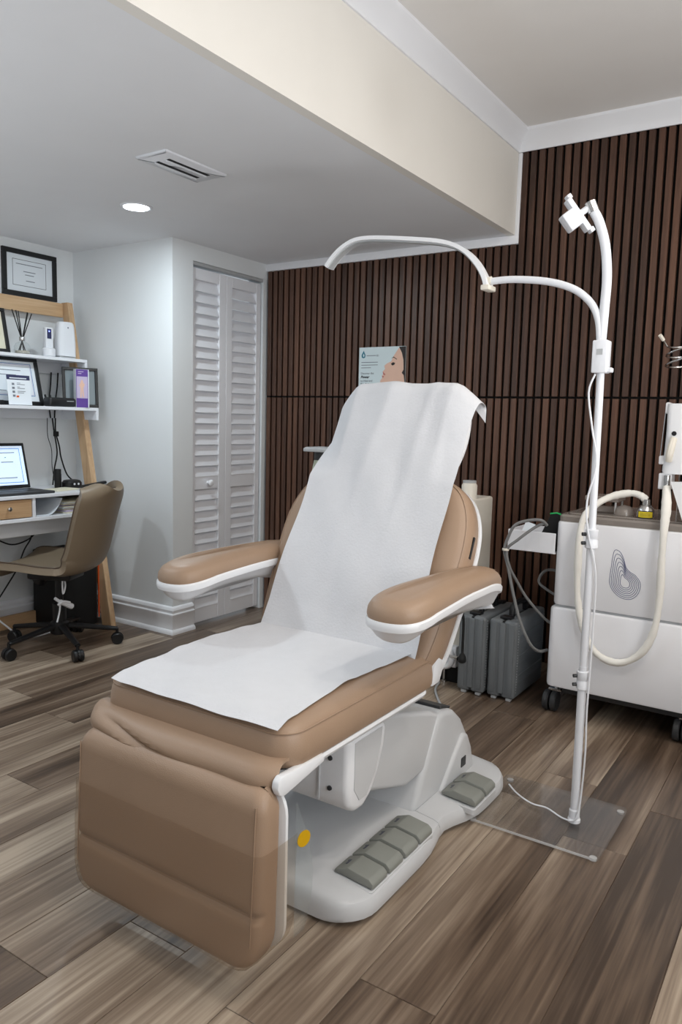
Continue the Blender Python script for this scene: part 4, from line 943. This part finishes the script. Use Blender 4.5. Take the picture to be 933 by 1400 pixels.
sc_ = obj('screen', box(-3.6402, -3.6385, 2.600, 2.626, 1.608, 1.660), 'navy', b_)
obj('light', lathe([(0.0005, 0.001), (0.004, 0.001), (0.004, 0)], (-3.6384, 2.612, 1.647), 10, Matrix.Rotation(R(90), 4, 'Y')), 'bluled', sc_)
wr = thing('air_purifier', 'tapered white router-like device on upper shelf beside oak post', 'device', (-3.67, 2.735, 1.512))
obj('body', rings(B(), [[Vector((a, b, z)) for a, b in rrect(-3.67-0.030, -3.67+0.030, 2.735-w, 2.735+w, 0.022, 5)] for z, w in ((1.524, 0.058), (1.60, 0.057), (1.68, 0.051), (1.702, 0.046), (1.710, 0.038))]), 'white', wr)
obj('foot', box(-3.694, -3.646, 2.683, 2.787, 1.5125, 1.5245, 0.003), 'lgrey', wr)
obj('emblem', box(-3.6402, -3.6393, 2.730, 2.738, 1.675, 1.683), 'ink', wr)
# lower shelf: purple product box and black gadget
bx = thing('product_box', 'slim purple and lilac product box standing on the lower shelf', 'box', (-3.545, 2.745, 1.243))
mx = Matrix.Translation((-3.543, 2.748, 1.2435)) @ Matrix.Rotation(R(-20), 4, 'Z')
obj('carton', box(-0.022, 0.022, -0.042, 0.030, 0, 0.208, 0.001, 1, mx=mx), 'paperw', bx)
obj('front_print', box(0.0222, 0.0228, -0.041, 0.024, 0.0, 0.207, mx=mx), 'purple', bx)
obj('front_picture', box(0.0229, 0.0233, -0.038, 0.021, 0.050, 0.168, mx=mx), 'lilac', bx)
obj('figure_print', poly([(-0.012, 0.055), (-0.004, 0.055), (-0.004, 0.10), (0.004, 0.055), (0.010, 0.055), (0.006, 0.105), (0.014, 0.125), (0.006, 0.135), (0.002, 0.150), (-0.005, 0.150), (-0.010, 0.135), (-0.017, 0.120), (-0.010, 0.105)], 0.0003, mx @ frame_mx((0.0234, -0.008, 0), (0, 1, 0), (0, 0, 1))), 'skin', bx)
lines(bx, 'print_line', mx @ frame_mx((0.0229, -0.030, 0), (0, 1, 0), (0, 0, 1)), [(0.0, 0.030, 0.196), (0.0, 0.018, 0.186)], 'lilac', 0.004)
obj('side_slot', box(-0.012, 0.006, 0.0300, 0.0304, 0.115, 0.200, mx=mx), 'dink', bx)
gd = thing('black_set_top_box', 'flat black electronic gadget lying on the lower shelf', 'device', (-3.56, 2.62, 1.243))
obj('body', box(-3.60, -3.535, 2.535, 2.700, 1.2435, 1.292, 0.012, 3), 'black', gd)
obj('marking', box(-3.5349, -3.5344, 2.640, 2.685, 1.272, 1.276), 'lgrey', gd)
for dy in (0.0, 0.03): obj('antenna_stub', tube([(-3.60, 2.56+dy, 1.27), (-3.62, 2.565+dy, 1.305)], 0.006, 8), 'black', gd)
top('small_remote', box(-3.60, -3.56, 2.20, 2.290, 1.2435, 1.268, 0.006), 'black', 'small black remote on the lower shelf beside the flyer', 'remote')
top('outlet_cord', tube(cat([(-3.826, 2.755, 1.44), (-3.822, 2.745, 1.36), (-3.824, 2.735, 1.27), (-3.822, 2.742, 1.18)], 6), 0.0040, 6), 'matte', 'black cord behind the lower shelf nearest the flyer', 'cord')
top('outlet_cord', tube(cat([(-3.826, 2.800, 1.44), (-3.822, 2.790, 1.36), (-3.824, 2.778, 1.28), (-3.822, 2.768, 1.18)], 6), 0.0040, 6), 'matte', 'black cord behind the lower shelf nearest the purple box', 'cord')
cc = thing('dangling_wires', 'black cords hanging below the lower shelf to the desktop', 'cord', (-3.80, 2.75, 0.79))
obj('cord', tube(cat([(-3.81, 2.745, 1.18), (-3.80, 2.748, 1.10), (-3.80, 2.765, 0.985), (-3.80, 2.745, 0.89), (-3.79, 2.725, 0.797)], 6), 0.0042, 6), 'matte', cc)
obj('cord', tube(cat([(-3.81, 2.765, 1.18), (-3.80, 2.758, 1.10), (-3.80, 2.780, 1.02), (-3.80, 2.792, 0.95), (-3.79, 2.825, 0.85), (-3.76, 2.870, 0.800)], 6), 0.0042, 6), 'matte', cc)
obj('cord', tube(cat([(-3.815, 2.715, 1.18), (-3.81, 2.712, 1.08), (-3.81, 2.735, 1.0), (-3.80, 2.73, 0.90), (-3.79, 2.742, 0.797)], 6), 0.0022, 5), 'matte', cc)
obj('plug', box(-3.808, -3.788, 2.745, 2.772, 1.075, 1.105, 0.004), 'matte', cc)
# desk top things
lt = thing('laptop', 'open laptop showing a white page with blue border', 'laptop', (-3.60, 2.31, 0.79))
obj('keyboard_deck', box(-3.665, -3.450, 2.150, 2.495, 0.7905, 0.803, 0.004), 'dgrey', lt)
obj('keys', box(-3.640, -3.530, 2.170, 2.475, 0.8032, 0.8045), 'black', lt)
mx = frame_mx((-3.655, 2.150, 0.806), (0, 1, 0), (-math.sin(R(14)), 0, math.cos(R(14))))
sl = obj('screen_lid', box(0, 0.340, 0, 0.245, -0.006, 0.002, 0.003, 1, mx=mx), 'black', lt)
obj('display', box(0.014, 0.324, 0.018, 0.228, 0.0021, 0.0027, mx=mx), 'screen', sl)
tb = B()
for a, b, c_, d in ((0.020, 0.305, 0.030, 0.033), (0.020, 0.305, 0.212, 0.215), (0.302, 0.305, 0.030, 0.215)): box(a, b, c_, d, 0.0028, 0.0031, bm=tb, mx=mx)
obj('page_border', tb, 'screenblue', sl)
bars(sl, mx @ Matrix.Translation((0, 0, -0.0034)), [(0.16, 0.275, 0.190), (0.214, 0.222, 0.165), (0.19, 0.26, 0.140), (0.15, 0.27, 0.055)], 'ink', 0.004)
sp = thing('stapler', 'black stapler lying at the right end of the desktop', 'stapler', (-3.60, 2.80, 0.79))
mx = Matrix.Translation((-3.485, 2.776, 0.7905)) @ Matrix.Rotation(R(80), 4, 'Z')
obj('stapler_base', box(-0.075, 0.075, -0.016, 0.016, 0, 0.008, 0.002, 1, mx=mx), 'black', sp)
obj('stapler_arm', box(-0.075, 0.070, -0.014, 0.014, 0.0, 0.016, 0.004, mx=mx @ Matrix.Translation((0, 0, 0.020)) @ Matrix.Rotation(R(-8), 4, 'Y')), 'black', sp)
obj('magazine', box(-0.07, 0.068, -0.009, 0.009, 0.0, 0.008, 0.001, 1, mx=mx @ Matrix.Translation((0, 0, 0.011)) @ Matrix.Rotation(R(-6), 4, 'Y')), 'chrome', sp)
obj('hinge', tube([mx @ Vector((-0.068, -0.018, 0.016)), mx @ Vector((-0.068, 0.018, 0.016))], 0.011, 10), 'black', sp)
top('lens_tube', lathe([(0.018, 0.7905), (0.019, 0.793), (0.019, 0.868), (0.018, 0.872), (0.018, 0.895), (0.016, 0.898)], (-3.66, 2.665, 0), 18), 'matte', 'black upright cylinder on the desktop below hanging cords', 'cylinder')
hb = thing('desk_hub', 'low rounded black gadget with two silver buttons on desktop', 'device', (-3.63, 2.735, 0.79))
obj('body', stack(rrect(-3.675, -3.595, 2.685, 2.79, 0.03, 6), [(0.004, 0.7905), (0, 0.796), (0, 0.822), (0.010, 0.834), (0.025, 0.838)]), 'black', hb)
for y in (2.725, 2.752): obj('button', lathe([(0.0005, 0.003), (0.006, 0.003), (0.006, 0)], (-3.5955, y, 0.815), 10, Matrix.Rotation(R(90), 4, 'Y')), 'white', hb)
top('note_pad', box(-0.05, 0.05, -0.085, 0.085, 0, 0.008, mx=Matrix.Translation((-3.56, 2.61, 0.7905)) @ Matrix.Rotation(R(12), 4, 'Z')), 'cream_p', 'cream note pad lying on the desktop', 'note pad')
def paper_stack():
    o = thing('paper_stack', 'uneven stack of papers in the open desk cubby', 'papers', (-3.60, 2.68, 0.674))
    rnd = random.Random(5); z = 0.6745
    for i in range(9):
        h = rnd.uniform(0.004, 0.010); a = rnd.uniform(-4, 4); y0 = 2.545+rnd.uniform(0, 0.03)
        obj('paper_sheaf', box(-0.14, 0.14, -0.13, 0.13, 0, h-0.0006, mx=Matrix.Translation((-3.60+rnd.uniform(-0.012, 0.012), 2.684, z)) @ Matrix.Rotation(R(a), 4, 'Z')), ('cream_p', 'lilac', 'pages', 'paperw')[i % 4], o); z += h
paper_stack()
top('curled_folder', grid(lambda u, v: (-3.72+0.27*u, 2.380+0.155*v, 0.678+0.082*max(0, v-0.45)**2/0.3025), 4, 18, 0.003), 'paperw', 'white folder curling up inside the desk cubby', 'folder')

# black waste bin / shredder under the desk
tw = thing('computer_tower', 'tall black boxy unit with orange strip standing under the desk', 'computer', (-3.62, 2.71, 0))
obj('case', box(-3.80, -3.50, 2.585, 2.800, 0.012, 0.440, 0.012, 3), 'matte', tw)
obj('orange_strip', box(-3.502, -3.496, 2.803, 2.808, 0.05, 0.36), 'orange', tw)
for x in (-3.77, -3.53):
    for y in (2.61, 2.775): obj('foot', box(x-0.015, x+0.015, y-0.012, y+0.012, 0, 0.0125), 'dgrey', tw)
top('under_desk_cord', tube(cat([(-3.65, 2.20, 0.60), (-3.65, 2.298, 0.535), (-3.65, 2.382, 0.506), (-3.65, 2.483, 0.534), (-3.65, 2.54, 0.60), (-3.65, 2.56, 0.652)], 6), 0.004, 6), 'matte', 'black cord sagging under the desk apron', 'cord')
top('loose_cord', tube(cat([(-3.70, 2.53, 0.650), (-3.70, 2.518, 0.531), (-3.70, 2.471, 0.459), (-3.70, 2.424, 0.36), (-3.70, 2.365, 0.28), (-3.70, 2.27, 0.16), (-3.70, 2.16, 0.008)], 6), 0.004, 6), 'matte', 'black cord dropping from desk to floor past the chair seat', 'cord')
top('floor_cable', tube(cat([(-3.62, 2.05, 0.30), (-3.62, 2.20, 0.18), (-3.61, 2.30, 0.08), (-3.58, 2.38, 0.008), (-3.56, 2.52, 0.008), (-3.60, 2.58, 0.008)], 6), 0.005, 6), 'white', 'white cable lying on the floor below the desk', 'cable')

# ------------------------------------------------------------------ task chair
FA = math.atan2(-0.44, -0.90)
tc = thing('task_chair', 'taupe leather swivel chair with black five-star castor base', 'chair', (-3.31, 2.405, 0), FA)
W2 = False
prof = cat([Vector((f, 0, z)) for f, z in ((0.285, 0.398), (0.265, 0.430), (0.215, 0.452), (0.10, 0.450), (-0.03, 0.438), (-0.12, 0.440), (-0.175, 0.470), (-0.208, 0.530), (-0.232, 0.620), (-0.258, 0.720), (-0.282, 0.800), (-0.296, 0.842))], 5)
NP = len(prof)-1
def width(v):
    if v < 0.45: w = 0.225+0.012*math.sin(v*7)
    else: w = 0.212-0.012*math.sin((v-0.45)*6)
    if v > 0.86: w -= 0.075*((v-0.86)/0.14)**2.2
    if v < 0.10: w -= 0.050*((0.10-v)/0.10)**2
    return w
def shellf(u, v):
    p = prof[min(NP, round(v*NP))]; a = 2*u-1
    ba = max(0, min(1, (v-0.42)/0.18))
    f, z = p.x, p.z
    z += (1-ba)*0.030*abs(a)**2.6*min(1, v/0.12); f += ba*0.075*abs(a)**2.2
    if v > 0.92: z -= 0.02*(1-abs(a)**2)*0+0.028*abs(a)**4*(v-0.92)/0.08
    return (f, a*width(v), z)
sh = obj('seat_shell', grid(shellf, 22, NP, 0.038), 'leather2', tc, world=False, ang=60)
# piping along the rim
def rim(u): return [Vector(shellf(u, j/NP)) for j in range(NP+1)]
loop = rim(0.0)+[Vector(shellf(i/22, 1)) for i in range(1, 22)]+rim(1.0)[::-1]+[Vector(shellf(i/22, 0)) for i in range(21, 0, -1)]
obj('piping', tube(loop, 0.0042, 6, loop=True), 'piping', tc, world=False)
obj('label_tab', box(-0.02, 0.03, -0.2445, -0.2405, 0.437, 0.452, 0.001, 1), 'black', tc, world=False)
obj('mechanism', box(-0.10, 0.13, -0.085, 0.085, 0.368, 0.412, 0.012), 'black', tc, world=False)
obj('mount_plate', box(-0.12, 0.12, -0.10, 0.10, 0.405, 0.424, 0.004), 'black', tc, world=False)
obj('tilt_knob', tube([(0.10, -0.05, 0.385), (0.145, -0.055, 0.33)], [0.030, 0.034], 14), 'black', tc, world=False)
obj('height_lever', tube(cat([(0.03, -0.08, 0.385), (0.02, -0.12, 0.365), (0.01, -0.14, 0.345)], 4), [0.006]*5+[0.010]*4, 8), 'chrome', tc, world=False)
obj('gas_column', lathe([(0.034, 0.090), (0.034, 0.235), (0.020, 0.240), (0.020, 0.372)], (0, 0, 0), 18), 'black', tc, world=False)
obj('hub', lathe([(0.044, 0.078), (0.048, 0.085), (0.046, 0.135), (0.036, 0.145)], (0, 0, 0), 18), 'black', tc, world=False)
ang0 = math.degrees(math.atan2(2.308-2.405, -3.038+3.31))-math.degrees(FA)
for k in range(5):
    a = R(ang0+72*k); d = Vector((math.cos(a), math.sin(a), 0))
    lg = obj('leg', tube([d*0.03+Vector((0, 0, 0.118)), d*0.15+Vector((0, 0, 0.102)), d*0.285+Vector((0, 0, 0.082))], [0.022, 0.018, 0.014], 10, flat=0.8), 'black', tc, world=False)
    c = d*0.285; s = Vector((-d.y, d.x, 0))
    obj('castor_stem', tube([c+Vector((0, 0, 0.048)), c+Vector((0, 0, 0.085))], 0.008, 8), 'black', lg, world=False)
    q = Matrix.Translation(c+Vector((0, 0, 0.030))) @ frame_mx((0, 0, 0), d, (0, 0, 1))
    for o_ in (-1, 1):
        obj('castor_wheel', lathe([(0.006, -0.010), (0.026, -0.010), (0.030, -0.006), (0.030, 0.006), (0.026, 0.010), (0.006, 0.010)], (0, 0, 0), 18, q @ Matrix.Translation((0.0, 0, o_*0.015))), 'black', lg, world=False)
    obj('castor_hood', rings(B(), [[q @ Vector((math.cos(R(t_))*0.033, math.sin(R(t_))*0.033, zz)) for t_ in range(-10, 191, 20)]+[q @ Vector((math.cos(R(t_))*0.031, math.sin(R(t_))*0.031, zz)) for t_ in range(190, -11, -20)] for zz in (-0.006, 0.006)]), 'black', lg, world=False)
wc = thing('tied_white_cord', 'bundled white cord tied up below the chair seat', 'cord', (-3.26, 2.38, 0.13))
wcx = lambda y, z, dx=0.0: (-3.235+dx, y-0.075, z)
obj('loop', tube(cat([wcx(2.452, 0.405), wcx(2.462, 0.34), wcx(2.448, 0.30), wcx(2.445, 0.36), wcx(2.452, 0.405)], 6), 0.0042, 6), 'white', wc)
obj('bundle', tube(cat([wcx(2.40, 0.285), wcx(2.43, 0.262), wcx(2.47, 0.240), wcx(2.50, 0.225)], 5), [0.008]*5+[0.013]*6+[0.015]*5, 8), 'white', wc)
obj('bundle', tube(cat([wcx(2.41, 0.250, 0.01), wcx(2.44, 0.262, 0.01), wcx(2.48, 0.250, 0.01)], 5), 0.007, 8), 'white', wc)
obj('tail', tube(cat([wcx(2.43, 0.255), wcx(2.425, 0.21), wcx(2.41, 0.16)], 5), 0.0042, 6), 'white', wc)

# ------------------------------------------------------------------ lamp bodies added around the ceiling fill lights, out of view
for (x, y, z, lab_) in ((-2.45, 0.25, 0.74, 'added unseen uplighter that brightens the ceiling on the desk side'), (0.72, 1.70, 0.74, 'added unseen uplighter that brightens the ceiling on the window side')):
    u_ = thing('added_uplighter', lab_, 'floor lamp', (x, y, 0), 0, 'added uplighters')
    obj('added_uplighter_base', lathe([(0.14, 0), (0.14, 0.012), (0.03, 0.024)], (x, y, 0), 24), 'white', u_)
    obj('added_uplighter_pole', tube([(x, y, 0.02), (x, y, z-0.07)], 0.014, 12), 'white', u_)
    obj('added_uplighter_bowl', lathe([(0.03, z-0.09), (0.16, z-0.05), (0.26, z+0.02), (0.262, z+0.03), (0.15, z-0.02), (0.02, z-0.05)], (x, y, 0), 28), 'white', u_)
